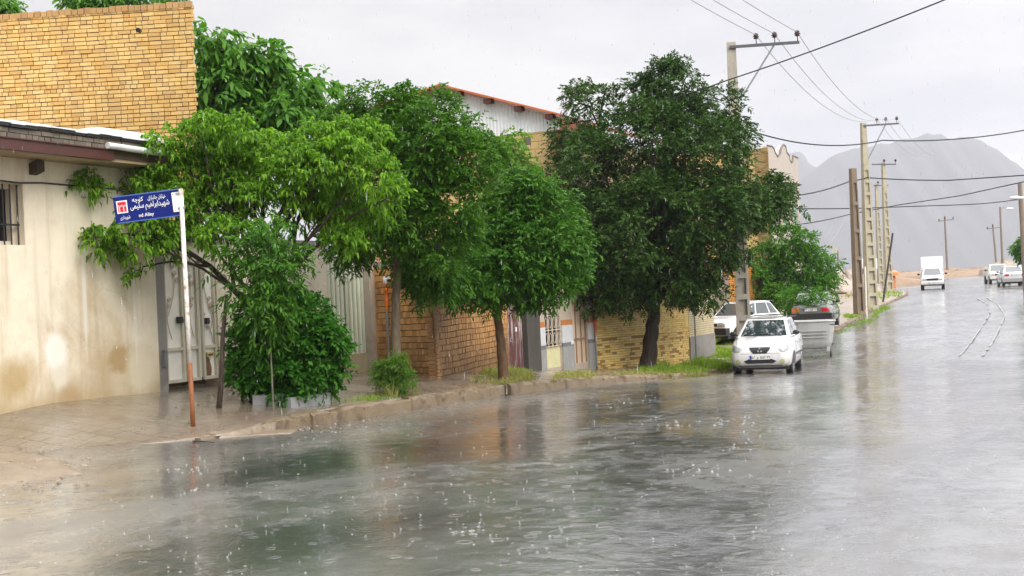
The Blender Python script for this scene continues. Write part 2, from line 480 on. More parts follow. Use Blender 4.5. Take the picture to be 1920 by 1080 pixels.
# bare ground, out to the foot of the mountains
ss = sgrid((-60, -10, 5), (-10, 100, 1.0), (100, 220, 4), (220, 1380, 60), (1380, 3901, 200))
tt = sgrid((-3000, -1100, 190), (-1100, -120, 70), (-120, -30, 6), (-30, 12, 1.0), (12, 60, 6), (60, 1101, 80), (1101, 3001, 190))
T, S = np.meshgrid(tt, ss)
TK = tkerb(S)
Z = CAMZ - hroad(S) + np.interp(S, _s, _SL) * np.clip(TK - T, 0, 4.2) - .07
Z = Z - np.where((T > TK - .4) & (T < 10), .06, 0)
grid_mesh('ground', T, S, Z, m_ground, 'structure')
# carriageway
ss = sgrid((-14, 60, .4), (60, 206, 1.5))
fr = np.linspace(0, 1, 46)
TL = tkerb(ss) - .2; TR = np.interp(ss, [-14, 40, 60, 80, 100, 150, 206], [9, 7, 3, 0, -3, -8, -14])
T = TL[:, None] * (1 - fr) + TR[:, None] * fr; S = np.repeat(ss[:, None], len(fr), 1)
und = .006 * np.sin(S * 1.9 + T * 1.1) + .005 * np.sin(S * .7 - T * 2.3 + 1.2) + .004 * np.sin(S * 3.1 + 2 * np.sin(T * 1.7))
Z = CAMZ - hroad(S) + und * np.clip((T - TL[:, None]) / .5, 0, 1)
grid_mesh('road', T, S, Z, m_road, 'structure')
# pavement and, farther on, the dirt verge
def side(name, s0, s1, t0, mat, amp):
    ss = np.arange(s0, s1 + .01, .3)
    edge = tkerb(ss) - .14
    fr = np.linspace(0, 1, 26) ** .8
    T = (edge[:, None] * (1 - fr) + t0 * fr); S = np.repeat(ss[:, None], len(fr), 1)
    nz = amp * (np.sin(S * 2.3 + T * 1.7) + np.sin(S * 1.1 - T * 3.1 + 2) + .7 * np.sin(S * 5.3 + 1.3 * T))
    Z = zside(T, S) + nz * np.clip((edge[:, None] - T) / .4, 0, 1)
    T = np.concatenate([edge[:, None] + .002, edge[:, None] + .001, T], 1); T[:, 2] -= .006; S = np.concatenate([S[:, :1], S[:, :1], S], 1); Z = np.concatenate([CAMZ - hroad(ss)[:, None] - .12, Z[:, :1] - .003, Z], 1)
    grid_mesh(name, T, S, Z, mat, 'structure')
side('sidewalk', 6, 33.6, -13.6, m_pav, .007)
side('verge', 33.6, 95.0, -46, m_verge, .03)
# kerb of old concrete: laid in lengths, sunk and broken here and there
kb = MB()
s = 12.3
while s < 94:
    L = 2.4
    if 20.15 < s < 20.5: s += .42; continue
    e = min(s + L * rnd.uniform(.7, 1.2), 20.2 if s < 20.2 else 99)
    j = rnd.uniform(-.02, .02); dz = rnd.uniform(-.012, .012); n = 12
    rows = []
    for i in range(n + 1):
        q = s + (e - .004 - s) * i / n
        tk = float(tkerb(q)) + j; zt = float(zside(np.float64(tk - .15), np.float64(q))) + dz + rnd.uniform(-.03, .010) + .012
        zb = float(zroad(0, q)) - .12; c = rnd.uniform(.015, .06)
        rows.append([(tk - .16, q, zb), (tk - .16, q, zt), (tk - c, q, zt - .003), (tk + rnd.uniform(-.03, .006), q, zt - c), (tk + .012, q, zb)])
    vs = [p for r_ in rows for p in r_]; fs = []
    for i in range(n):
        for k in range(4): fs.append((i * 5 + k, i * 5 + k + 1, i * 5 + k + 6, i * 5 + k + 5))
    fs.append((0, 1, 2, 3, 4)); fs.append(tuple(n * 5 + k for k in range(5)))
    kb.add(vs, fs); s = e
ko = kb.build('kerb', m_kerb); ko.rotation_euler = (0, 0, ROT); ko['kind'] = 'structure'
def patch(name, u, v, pts, mat, hgt, kind='structure', n=26):      # low heap of soil lying on the road: outline in photo pixels
    P = [ST(gp(a, b)) for a, b in pts]
    ct = sum(p[0] for p in P) / len(P); cs_ = sum(p[1] for p in P) / len(P)
    rows = []; m = 48
    per = []
    for i in range(m):
        f = i / m * len(P); a = int(f); b = (a + 1) % len(P); f -= a
        f = f * f * (3 - 2 * f)
        k = 1 + .07 * math.sin(i * 2.1) + .05 * math.sin(i * 4.7 + 1)
        per.append((ct + (P[a][0] * (1 - f) + P[b][0] * f - ct) * k, cs_ + (P[a][1] * (1 - f) + P[b][1] * f - cs_) * k))
    V = []; F = []
    rr = [1, .93, .8, .65, .5, .35, .2, .08]
    for k, q in enumerate(rr):
        for (a, b) in per:
            t_, s_ = ct + (a - ct) * q, cs_ + (b - cs_) * q
            h = hgt * (1 - q) ** .6 * (.7 + .5 * math.sin(t_ * 7 + s_ * 4) * math.sin(s_ * 6 - t_ * 3)) + (.004 if q < 1 else -.012)
            V.append((t_, s_, float(zg(np.float64(t_), np.float64(s_))) + .012 + h))
    for k in range(len(rr) - 1):
        for i in range(m): F.append((k * m + i, k * m + (i + 1) % m, (k + 1) * m + (i + 1) % m, (k + 1) * m + i))
    F.append(tuple((len(rr) - 1) * m + i for i in range(m)))
    o = MB().add(V, F).build(name, mat, smooth=True); o.rotation_euler = (0, 0, ROT); o['kind'] = kind
    return o
patch('dirt_patch', 0, 0, [(-90, 872), (-20, 851), (70, 853), (120, 868), (150, 888), (90, 905), (10, 915), (-80, 925)], m_mud, .07)
patch('mud_strip', 0, 0, [(395, 812), (440, 806), (520, 802), (560, 806), (545, 814), (470, 818), (410, 818)], m_mud, .003)
# worn pale lines curving away up the far carriageway
mk = MB()
m_line = plain('worn_line', (.24, .24, .235), .3, .2, 3, 0, 0, .8)
for line in ([(1799, 668), (1822, 640), (1842, 612), (1856, 588), (1852, 572), (1830, 558)], [(1842, 668), (1862, 640), (1876, 612), (1884, 592), (1872, 572), (1846, 556)]):
    P = [ST(gp(a, b)) for a, b in line]
    pts = []
    for i in range(len(P) - 1):
        for k in range(8):
            f = k / 8; pts.append((P[i][0] * (1 - f) + P[i + 1][0] * f, P[i][1] * (1 - f) + P[i + 1][1] * f))
    for i in range(len(pts) - 1):
        if rnd.random() < .12: continue
        (a, b), (c, d) = pts[i], pts[i + 1]; w = rnd.uniform(.02, .045)
        z1 = float(zroad(0, b)) + .022; z2 = float(zroad(0, d)) + .022
        mk.add([(a - w, b, z1), (a + w, b, z1), (c + w, d, z2), (c - w, d, z2)], [(0, 1, 2, 3)])
mo = mk.build('road_marking', m_line); mo.rotation_euler = (0, 0, ROT); mo['kind'] = 'structure'

# ------------------------------------------------------------------ mountains behind the rain
def mountain(name, prof, D, depth, mat, seed):
    g = np.random.default_rng(seed)
    us = np.array([p[0] for p in prof], float); vs_ = np.array([p[1] for p in prof], float)
    uu = np.linspace(us[0], us[-1], 150); vv = np.interp(uu, us, vs_)
    vv = vv + 5 * (np.interp(uu, np.linspace(us[0], us[-1], 70), g.random(70)) - .5)
    tops = [at(a, b, D) for a, b in zip(uu, vv)]
    nr = 26; V = np.zeros((nr, len(uu), 3))
    n2 = g.random((nr, 12)); base = -12
    for r_ in range(nr):
        f = r_ / (nr - 1) * 2 - 1            # -1 near foot, 0 crest, 1 far foot
        for i, p in enumerate(tops):
            k = max(0, 1 - abs(f)) ** 1.15
            sp = math.sin(i * .37 + 1.2 * math.sin(i * .11)) * .018 + math.sin(i * .91 + .5 * math.sin(r_)) * .014
            k2 = k if f == 0 else k * (1 + sp * (1 - k) * 3)
            V[r_, i] = (p.x * (1 + .22 * f * depth / D), D + f * depth, base + (p.z - base) * k2)
    i = np.arange(nr * len(uu)).reshape(nr, len(uu))
    q = np.stack([i[:-1, :-1], i[:-1, 1:], i[1:, 1:], i[1:, :-1]], -1).reshape(-1, 4)
    o = fast_mesh(name, V.reshape(-1, 3), [q], mat, smooth=True); o['kind'] = 'structure'
    return o
m_mtn = dirt_mat('mountain_rock', (.05, .05, .056), (.085, .083, .085), None, .9, 0)
mountain('mountain', [(1380, 470), (1500, 330), (1560, 280), (1580, 271), (1610, 268), (1650, 262), (1690, 250), (1715, 247), (1732, 240), (1748, 243), (1758, 241), (1775, 252), (1790, 250), (1810, 246), (1830, 254), (1870, 277), (1920, 318), (2000, 370), (2150, 440), (2300, 480)], 3000, 800, m_mtn, 3)
mountain('mountain_ridge', [(700, 480), (900, 430), (1100, 400), (1300, 330), (1440, 290), (1470, 277), (1500, 274), (1508, 285), (1515, 300), (1560, 320), (1700, 400), (1900, 470)], 3350, 500, m_mtn, 5)

# ------------------------------------------------------------------ brickwork: every brick a block of its own in one wall mesh
def bricks(mb, p0, along, out, L, H, bl, bh, jx, jz, depth, mi=0, headers=.45, jit=.006, zfun=None, edge=.0, skip=0, rowwave=0, jitz=.002):
    p0, along, out = Vector(p0), Vector(along).normalized(), Vector(out).normalized()
    upv = Vector((0, 0, 1))
    z = 0.0; row = 0
    while z < H - .01:
        x = -(bl / 2 if row % 2 else 0) + rnd.uniform(-.01, .01)
        mode = rnd.random() < headers
        h = min(bh, H - z)
        while x < L:
            l = bl if not (headers and (mode if rnd.random() < .75 else not mode)) else bl / 2 - jx / 2
            l *= rnd.uniform(.96, 1.04)
            a, b = max(0, x), min(L + (rnd.uniform(0, edge) if x + l > L else 0), x + l)
            if b - a > .015 and rnd.random() > skip:
                top = zfun((a + b) / 2) if zfun else 1e9
                if z + h <= top:
                    d = depth + rnd.uniform(-jit, jit); w = rowwave * math.sin(a * 2.3 + row * .35)
                    zz0 = z + rnd.uniform(-jitz, jitz) + w
                    q = p0 + along * a + upv * zz0
                    e1 = along * (b - a); e2 = out * d; e3 = upv * h
                    tw = out * rnd.uniform(-.003, .003)
                    v = [q, q + e1, q + e1 + e3, q + e3, q + e2, q + e1 + e2 + tw, q + e1 + e3 + e2 + tw, q + e3 + e2]
                    mb.add(v, [(4, 5, 6, 7), (0, 1, 5, 4), (1, 2, 6, 5), (2, 3, 7, 6), (3, 0, 4, 7)], mi)
            x += l + jx
        z += bh + jz; row += 1
    return mb

mort = plain('mortar', (.105, .075, .04), .8, .3, 12, .3)
mort_d = plain('dark_mortar', (.07, .045, .025), .8, .3, 12, .3)
mort_y = plain('yellow_mortar', (.23, .155, .06), .8, .3, 12, .3)
# ================================================================== left side of the street, from the camera outwards
cream = stained('cream_plaster', (.84, .75, .59), (.45, .31, .15), .8, .6, .55, .2, True, (.36, .25, .10), (-.1, .85), [(1.05, .80, .2, .28, (.86, .82, .74), .95, .5, .7, 4), (1.1, .45, .14, .18, (.72, .66, .54), .8, .6, .9, 4), (2.25, .62, .22, .2, (.42, .28, .13), .85, .5, 1.3, 5), (2.7, .45, .3, .35, (.70, .62, .46), .8, .6, 1.0, 4), (.35, .5, .3, .25, (.42, .28, .10), .7, .9, 1.2, 4), (1.62, 1.6, .035, .8, (.76, .71, .62), .9, .6, .5, 5), (2.62, 1.35, .03, .75, (.78, .73, .64), .9, .6, .5, 5), (1.25, .1, .2, .22, (.42, .28, .14), .7, .6, 1.2, 5)])
cream2 = stained('pale_plaster', (.70, .62, .50), (.40, .30, .2), 1.0, .45, .6, .2, True, (.28, .21, .13), (0, .6))
cement = stained('wet_cement', (.26, .245, .225), (.14, .12, .10), 1.5, .6, .5, .3)
darkin = plain('dark_interior', (.012, .012, .014), .15, .2)
redbeam = stained('red_steel', (.085, .026, .02), (.05, .02, .014), 3, .5, .4, .1)
whitep = stained('white_sheet', (.82, .82, .84), (.55, .53, .5), 2, .35, .4, .1)
blackm = plain('black_metal', (.02, .02, .022), .4, .3)
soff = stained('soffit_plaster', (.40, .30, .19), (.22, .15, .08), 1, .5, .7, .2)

# ---- plaster house at the near left
hs = fthing('plaster_house', 'low cream plaster house with a barred window and red eave beam at the left edge', 'house', -13, 12, .4)
w = MB()
w.box(-13.3, -13, 5, 15.1, .1, 2.64).box(-13.3, -13, 5, 10.95, 2.64, 3.45).box(-13.3, -13, 12.58, 15.1, 2.64, 3.45).box(-13.3, -13, 5, 15.1, 3.45, 3.785)
w.box(-20, -13.3, 14.9, 15.1, .1, 3.785).box(-20, -13.3, 5, 5.2, .1, 3.785)
w.build('wall', cream, hs)
wf = MB(); wf.box(-13.24, -13.17, 10.95, 12.58, 2.64, 2.70).box(-13.24, -13.17, 10.95, 12.58, 3.39, 3.45).box(-13.24, -13.17, 12.5, 12.58, 2.70, 3.39).box(-13.24, -13.17, 11.98, 12.05, 2.70, 3.39)
win = MB().box(-13.29, -13.25, 10.95, 12.58, 2.64, 3.45).build('window', darkin, hs)
wf.build('frame', cream2, win)
br = MB()
for k in range(14): br.tube([(-13.09, 11.0 + k * .12, 2.645), (-13.09, 11.0 + k * .12, 3.445)], .011, 6)
br.box(-13.1, -13.08, 10.95, 12.58, 2.9, 2.925)
br.build('window_bars', blackm, win)
MB().tube([(-13.06, 11.99, 2.64), (-13.06, 11.99, 3.45)], .022, 6).build('mullion', cream2, win)
MB().box(-13.0, -12.46, 5, 15.3, 3.785, 3.83).build('soffit', soff, hs)
fb = MB(); fb.box(-12.46, -12.40, 5, 13.66, 3.79, 3.945).box(-12.40, -12.375, 5, 13.66, 3.79, 3.80).box(-12.40, -12.375, 5, 13.66, 3.93, 3.945)
fb.build('fascia_beam', redbeam, hs)
bc = MB(); bricks(bc, (-12.5, 5, 3.948), (0, 1, 0), (1, 0, 0), 9.9, .15, .2, .055, .01, .01, .09, 0, .5)
bc.box(-12.9, -12.44, 5, 14.9, 3.83, 4.09, 1)
bc.build('brick_course', [brickmat('grey_brick', [(.12, .10, .08), (.19, .16, .125), (.15, .12, .09)]), mort_d], hs)
rf = MB()
n = 46                                                      # roof felt with a torn, wavy white edge
for k in range(n):
    a, b = 5 + k * .22, 5 + (k + 1) * .22
    z0 = 4.12 + rnd.uniform(-.012, .012); t1 = -12.36 + rnd.uniform(-.015, .015)
    rf.box(-13.3, t1, a, b, z0, 4.155 + rnd.uniform(-.01, .012), 0)
    rf.box(-13.3, t1 - .02, a, b, z0 - .03 + rnd.uniform(-.01, 0), z0 - .001, 1)
rf.box(-20, -13.3, 5, 15.1, 4.04, 4.15)
roof = rf.build('roof', [whitep, blackm], hs)
MB().box(-13.25, -12.9, 13.9, 15.25, 4.17, 4.33).build('roof_upstand', whitep, hs)
MB().tube([(-12.36, 13.5, 3.985), (-12.36, 14.6, 3.965)], .045, 12).build('white_pipe', plain('dull_white_pipe', (.6, .6, .6), .4), hs)
MB().obox((-13.0, 12.70, 3.58), (.15, 0, .04), (0, .13, 0), (0, 0, .15)).build('bracket', plain('dark_wood', (.045, .03, .02), .6), hs)
MB().tube([(-12.985, 11.0, 3.50), (-12.98, 11.9, 3.48), (-12.98, 12.5, 3.46), (-12.98, 12.9, 3.485), (-12.985, 14.3, 3.48)], .012, 5).build('wall_cable', blackm, hs)
def blotch(name, u, v, ru, rv, mat, parent, t0=-13, off=.004, seed=0):
    sc, zc = wallhit(u, v, t0); s1, _ = wallhit(u + ru, v, t0); _, z1 = wallhit(u, v - rv, t0)
    rs, rz = abs(s1 - sc), abs(z1 - zc); g = random.Random(seed); m = 26
    pts = []
    for i in range(m):
        an = 2 * math.pi * i / m; k = 1 + .12 * math.sin(3 * an + seed) + g.uniform(-.1, .1)
        pts.append((sc + rs * k * math.cos(an), zc + rz * k * math.sin(an)))
    MB().prism(pts, (t0 - .02, 0, 0), (0, 1, 0), (0, 0, 1), (.02 + off, 0, 0)).build(name, mat, parent)
MB().box(-13.25, -13.015, 15.1, 15.31, .2, 2.5).build('cement_pier', cement, hs)
MB().box(-13.015, -12.96, 15.19, 15.25, .85, 1.1).build('meter_box', plain('dull_steel', (.15, .15, .15), .4), hs)

# ---- white scrollwork gate
gt = fthing('wrought_gate', 'white scrollwork steel gate with a rusty lower corner behind the street sign post', 'gate', -13.05, 15.9, .55)
gw = stained('gate_white', (.86, .83, .75), (.52, .44, .3), 1.5, .4, .35, .05)
gfm = stained('gate_frame', (.56, .53, .42), (.36, .3, .2), 2, .5, .35, .05)
MB().box(-13.12, -13.09, 15.34, 16.5, .62, 2.42).build('leaf', gw, gt)
fr = MB()
for s_ in (15.32, 15.72, 15.82, 16.08, 16.2, 16.5): fr.box(-13.09, -13.045, s_, s_ + .045, .58, 2.45)
for z_ in (.58, 1.07, 2.41):
    for a, b in ((15.366, 15.719), (15.866, 16.079), (16.246, 16.499)): fr.box(-13.088, -13.05, a, b, z_, z_ + .05)
fr.build('frame', gfm, gt)
scr = plain('scroll_iron', (.45, .38, .29), .4, .2)
def scroll(s0, z0, s1, z1, flip):
    mb = MB(); pts = []
    for i in range(15):
        f = i / 14; pts.append((-13.07, s0 + (s1 - s0) * f + .05 * flip * math.sin(f * math.pi), z0 + (z1 - z0) * f))
    mb.tube(pts, .007, 5)
    for (cs_, cz, r_) in ((s0, z0, .055), (s0 + .06 * flip, z0 - .1, .05), (s0 - .04 * flip, z0 + .1, .045)):
        p = [(-13.07, cs_ + r_ * (1 - k / 20) * math.cos(k * .7), cz + r_ * (1 - k / 20) * math.sin(k * .7)) for k in range(16)]
        mb.tube(p, .006, 5)
    mb.build('scroll', scr, gt)
for (a, b, c, d, f) in ((15.6, 2.25, 15.42, 1.6, 1), (15.42, 1.75, 15.5, 1.25, -1), (15.95, 2.2, 15.9, 1.6, 1), (15.95, 1.75, 16.02, 1.25, -1), (16.3, 2.25, 16.45, 1.65, -1), (16.3, 1.5, 16.46, 1.15, 1), (16.45, 1.75, 16.4, 1.3, 1)):
    scroll(a, b, c, d, f)
for s_, z_ in ((15.66, 1.54), (16.29, 1.50)):
    MB().box(-13.085, -13.0, s_ - .035, s_ + .035, z_ - .05, z_ + .05).bar((-13.02, s_ - .05, z_ + .02), (-13.02, s_ + .06, z_ - .01), .02, .02).build('handle', blackm, gt)
MB().box(-13.09, -13.03, 16.27, 16.42, .93, 1.0).box(-13.031, -13.024, 16.29, 16.40, .95, .98, 1).build('letter_slot', [plain('brass', (.5, .35, .08), .35, .2), darkin], gt)
blotch('rust_patch', 388, 690, 8, 26, stained('gate_rust', (.16, .08, .04), (.30, .2, .12), 6, .6), gt, -13.09, .006, 9)

# ---- pale yard wall between the two gates
yw = fthing('yard_wall', 'pale plastered yard wall behind the leafy bush, with grey blocks at its foot', 'wall', -13.1, 18, .45)
MB().box(-13.32, -13.02, 16.55, 19.74, .2, 2.75).box(-13.32, -13.05, 15.31, 16.55, 2.46, 2.75).build('wall_face', cream2, yw)
MB().box(-13.36, -12.98, 15.2, 19.76, 2.75, 2.83).build('coping', cement, yw)
fbk = MB(); bricks(fbk, (-13.02, 16.72, .38), (0, 1, 0), (1, 0, 0), 1.5, .42, .40, .19, .015, .015, .14, 0, 0)
fbk.build('foot_blocks', brickmat('foot_block', [(.30, .27, .24), (.38, .33, .28), (.26, .22, .19)], .7), yw)

# ---- ribbed pale gate
rg = fthing('ribbed_gate', 'tall pale green-white ribbed sheet gate between the bush and the brown brick wall', 'gate', -13.05, 20.4, .35)
gg = stained('pale_green_paint', (.84, .84, .72), (.55, .52, .38), 1.4, .4, .35, .05)
MB().box(-13.12, -13.07, 19.76, 21.06, .72, 2.55).build('sheet', gg, rg)
rb = MB()
for k in range(9):
    a = 19.78 + k * .145
    rb.box(-13.07, -13.045, a, a + .05, .73, 2.5)
rb.box(-13.07, -13.03, 20.36, 20.45, .73, 2.55)
rb.build('ribs', stained('green_rib', (.58, .62, .46), (.4, .38, .26), 2, .4, .35), rg)
MB().box(-13.12, -13.035, 19.76, 21.06, .3, .715).build('kick_plate', stained('tan_plate', (.50, .42, .27), (.3, .22, .12), 1.6, .6, .4), rg)
MB().box(-13.13, -13.0, 19.76, 21.06, 2.55, 2.66).build('head_rail', gg, rg)
gpier = MB().box(-13.35, -12.93, 21.07, 21.285, .2, 2.6).build('pier', stained('pier_plaster', (.5, .42, .34), (.3, .22, .16), 1.4, .6), rg)

# ---- brown wall of bricks on edge, in two faces
bw = fthing('brown_brick_wall', 'wet brown wall of bricks laid on edge, behind the small bush and the two thin trunks', 'wall', -12, 23, .2)
bro = brickmat('brown_brick', [(.36, .165, .05), (.54, .28, .09), (.64, .37, .14), (.44, .21, .065)], .5, (.13, .065, .03), .5, .4, (.13, .07, .03))
A0, A1, B1 = Vector((-13.0, 21.3, 0)), Vector((-11.69, 21.3, 0)), Vector((-12.98, 27.15, 0))
face = MB()
bricks(face, (A0.x, A0.y, .05), (1, 0, 0), (0, -1, 0), 1.31, 2.3, .074, .105, .004, .014, .05, 0, 0, .006, None, .02, 0, .004)
bd = (B1 - A1).normalized(); bo = Vector((bd.y, -bd.x, 0))
if bo.x < 0: bo = -bo
LB = (B1 - A1).length
bricks(face, (A1.x, A1.y, -.15), bd, bo, LB, 2.4, .074, .105, .004, .014, .05, 0, 0, .006, None, .0, 0, .006)
face.build('brick_face', bro, bw)
core = MB().obox((A0.x, A0.y + .012, -.1), (1.31, 0, 0), (0, .2, 0), (0, 0, 2.44))
core.obox(A1 + Vector((0, 0, -.4)) + bo * .004, -bo * .2, bd * LB, (0, 0, 2.64))
core.build('mortar_core', mort_d, bw)
cl_ = MB()
bricks(cl_, (A1.x - .11, A1.y - .03, .05), (1, 0, 0), (0, -1, 0), .13, 2.3, .2, .055, .01, .014, .05, 0, 0, .01)
bricks(cl_, (A1.x + .03, A1.y - .06, -.05), (0, 1, 0), (1, 0, 0), .14, 2.35, .2, .055, .01, .014, .04, 0, 0, .01)
cl_.build('corner_bond', brickmat('corner_brick', [(.36, .19, .08), (.44, .26, .12)], .55), bw)
def riser(label, t, s, z0, z1, z2, col, nrm):
    g = fthing('gas_riser', label, 'pipe', t, s, z0)
    MB().tube([(t, s, z0), (t, s, z1)], .022, 8).build('lower_pipe', plain('grey_pipe', (.22, .22, .22), .35), g)
    up_ = MB().tube([(t, s, z1), (t, s, z2)], .026, 8)
    up_.lathe((t, s, z1 + .35), nrm, [(.0, -.05), (.05, -.05), (.05, .06), (0, .06)], 10)
    up_.tube([(t, s, z1 + .15), (t, s + .02, z1 + .22)], .038, 8)
    up_.build('upper_pipe', plain(col[0], col[1], .4), g)
    wv = MB().lathe((t, s, z2), (0, 0, 1), [(.035, 0), (.05, .04), (.05, .1), (.03, .14)], 10).bar((t + .0, s - .01, z2 + .1), (t + .11, s - .02, z2 + .12), .04, .05)
    wv.build('regulator', plain('regulator_white', (.75, .76, .78), .4), g)
t_, z_ = shit(726, 580, 21.22)
riser('gas riser pipe with orange upper half on the brown brick wall', t_, 21.2, .42, z_, shit(725, 532, 21.22)[1], ('orange_paint', (.75, .17, .02)), (0, -1, 0))

# ---- corrugated door, dark pillar
cd = fthing('corrugated_door', 'narrow rust-red and white corrugated metal door right of the brown brick wall', 'door', -13, 27.7, -.1)
sh = MB(); n = 40
pr = []
for k in range(n + 1):
    pr.append((-13.05 + .022 * math.sin(k * 2 * math.pi / 4), 27.22 + k * .0245))
vs = [(a, b, -.12) for a, b in pr] + [(a, b, 1.95) for a, b in pr]
sh.add(vs, [(i, i + 1, i + n + 2, i + n + 1) for i in range(n)])
cm = NT('worn_red_sheet'); v_ = cm.coord((9, 9, .5))
cc = cm.ramp(cm.noise(v_, 2.2, 6, .65), [(.36, (.075, .02, .018)), (.52, (.13, .04, .035)), (.58, (.5, .47, .46)), (.7, (.62, .6, .6))])
v2 = cm.coord(); sx_ = cm.n('ShaderNodeSeparateXYZ'); cm.l(v2, sx_.inputs[0])
cc = cm.mix(cm.maprange(cm.math('ADD', sx_.outputs[2], cm.math('MULTIPLY', cm.noise(v_, 3, 4), .9)), .9, 1.6, .8, 0), cc, (.075, .022, .02))
cm.set(Base_Color=cc, Roughness=.4); sh.build('sheet', cm.m, cd)
MB().box(-13.11, -13.08, 27.2, 28.22, -.15, 1.95).build('backing', blackm, cd)
MB().box(-13.02, -12.99, 27.72, 27.78, .82, .93).build('latch', whitep, cd)
pl = fthing('concrete_pillar', 'dark wet concrete pillar between the corrugated door and the tiled house', 'pillar', -13, 28.6, -.2)
pm = MB(); z0 = -.3
pm.box(-13.4, -12.93, 28.24, 29.02, z0, 2.0).build('shaft', stained('dark_concrete', (.075, .068, .06), (.035, .03, .025), 1.4, .7, .45, .4), pl)
MB().box(-13.45, -12.88, 28.2, 29.03, 2.0, 2.08).build('cap', cement, pl)

# ---- tiled house with barred window
th = fthing('tiled_house', 'small tiled house with an orange band, barred window and cream door', 'house', -13, 31, -.2)
pink = stained('upper_tile', (.52, .44, .36), (.4, .32, .24), 1.5, .4, .35)
orng = stained('orange_band', (.52, .20, .05), (.4, .15, .05), 3, .4, .35)
marb = stained('white_marble', (.66, .68, .70), (.5, .5, .52), 2, .5, .25)
dgry = plain('dark_strip', (.16, .16, .17), .35)
grey = stained('grey_tile', (.36, .36, .36), (.25, .24, .22), 2, .5, .3)
piers = ((29.05, 29.42), (30.5, 31.24), (32.32, 32.72))
wl = MB()
for a, b in piers: wl.box(-13.3, -13.0, a, b, -.5, 1.5)
wl.box(-13.3, -13.0, 29.05, 32.72, 1.5, 2.55)
wl.box(-13.3, -13.05, 29.42, 30.5, -.5, -.2).box(-13.3, -13.05, 31.24, 32.32, -.5, -.2)
wl.box(-18, -13.3, 29.05, 29.3, -.5, 2.55).box(-18, -13.3, 32.5, 32.72, -.5, 2.55)
wl.build('wall', pink, th)
MB().box(-18.1, -12.75, 28.95, 32.85, 2.55, 2.72).build('roof', cement, th)
for a, b in piers:
    MB().box(-13.0, -12.985, a - .002, b + .002, .85, .99).build('tile_band', orng, th)
    MB().box(-13.0, -12.97, a - .004, b + .004, .40, .85).build('marble_panel', marb, th)
    MB().box(-13.0, -12.965, a - .006, b + .006, .30, .40).build('dark_band', dgry, th)
    MB().box(-13.0, -12.96, a - .008, b + .008, -.5, .30).build('base_tile', grey, th)
wd = MB().box(-13.18, -13.12, 29.42, 30.5, .33, 1.5).build('window', darkin, th)
bz = MB()
for k in range(5):
    s_ = 29.44 + k * .26
    bz.box(-13.04, -13.01, s_, s_ + .022, .33, 1.5)
for k in range(4):
    c0 = 29.58 + k * .26
    for zc in (.55, .95, 1.3):
        bz.tube([(-13.02, c0 + .07 * math.cos(i * .7), zc + .14 * math.sin(i * .7)) for i in range(10)], .007, 4)
for z_ in (.34, .75, 1.12, 1.46): bz.box(-13.035, -13.015, 29.42, 30.5, z_, z_ + .02)
bz.build('window_bars', plain('cream_bars', (.62, .53, .42), .4), wd)
cpan = stained('cream_panel', (.72, .68, .40), (.5, .42, .2), 1.5, .5, .35)
MB().box(-13.12, -13.06, 29.42, 30.5, -.2, .32).build('lower_panel', cpan, th)
dr = MB().box(-13.12, -13.08, 31.24, 32.32, -.2, 1.5).build('door', stained('cream_door', (.70, .56, .40), (.55, .4, .26), 1.4, .3, .35), th)
df = MB()
brn = plain('brown_frame', (.30, .18, .12), .4)
for s_ in (31.24, 31.62, 31.98, 32.29): df.box(-13.08, -13.05, s_, s_ + .035, -.2, 1.5)
for a, b in ((31.276, 31.619), (31.656, 31.979), (32.016, 32.289)): df.box(-13.078, -13.052, a, b, .42, .47)
df.build('frame', brn, dr)
MB().box(-12.96, -12.945, 31.02, 31.2, .33, .43).ball((-12.95, 31.11, .38), .02, .03, .03).build('bell_plate', whitep, th)

# ---- yellow brick wall that steps out towards the street
yb = fthing('yellow_brick_wall', 'bright yellow brick wall with a crumbling foot behind the big dark tree', 'wall', -12.3, 34.7, -.3)
Y0, Y1 = Vector((-12.96, 32.78, -.6)), Vector((-11.56, 36.7, -.6))
yd = (Y1 - Y0).normalized(); yo = Vector((yd.y, -yd.x, 0)); LY = (Y1 - Y0).length
yel = brickmat('yellow_brick', [(.64, .42, .11), (.78, .56, .17), (.86, .66, .26), (.70, .48, .13)], .5, (.22, .12, .04), .25, .3)
yel_low = brickmat('worn_yellow_brick', [(.66, .46, .14), (.76, .55, .18), (.82, .63, .25), (.70, .50, .16)], .5, (.26, .15, .05), .45, .5)
f1 = MB(); bricks(f1, Y0 + Vector((0, 0, 1.0)), yd, yo, LY, 1.75, .2, .052, .008, .009, .05, 0, 0, .003)
f1.build('brick_face', yel, yb)
f2 = MB(); bricks(f2, Y0 + yo * -.01, yd, yo, LY - .02, .99, .205, .054, .010, .012, .05, 0, 0, .010, None, .03, .015, .003)
f2.build('worn_foot', yel_low, yb)
cy = MB().obox(Y0 + yo * .035, yd * LY, -yo * .2, (0, 0, 2.8)); cy.build('mortar_core', plain('brown_mortar', (.30, .18, .06), .8, .3, 12, .3), yb)
s_, z_ = wallhit(1114, 625, -12.9)
riser('gas riser pipe with red upper half beside the yellow brick wall', -12.86, s_, -.35, z_, wallhit(1114, 583, -12.9)[1], ('red_paint', (.62, .09, .02)), (1, 0, 0))

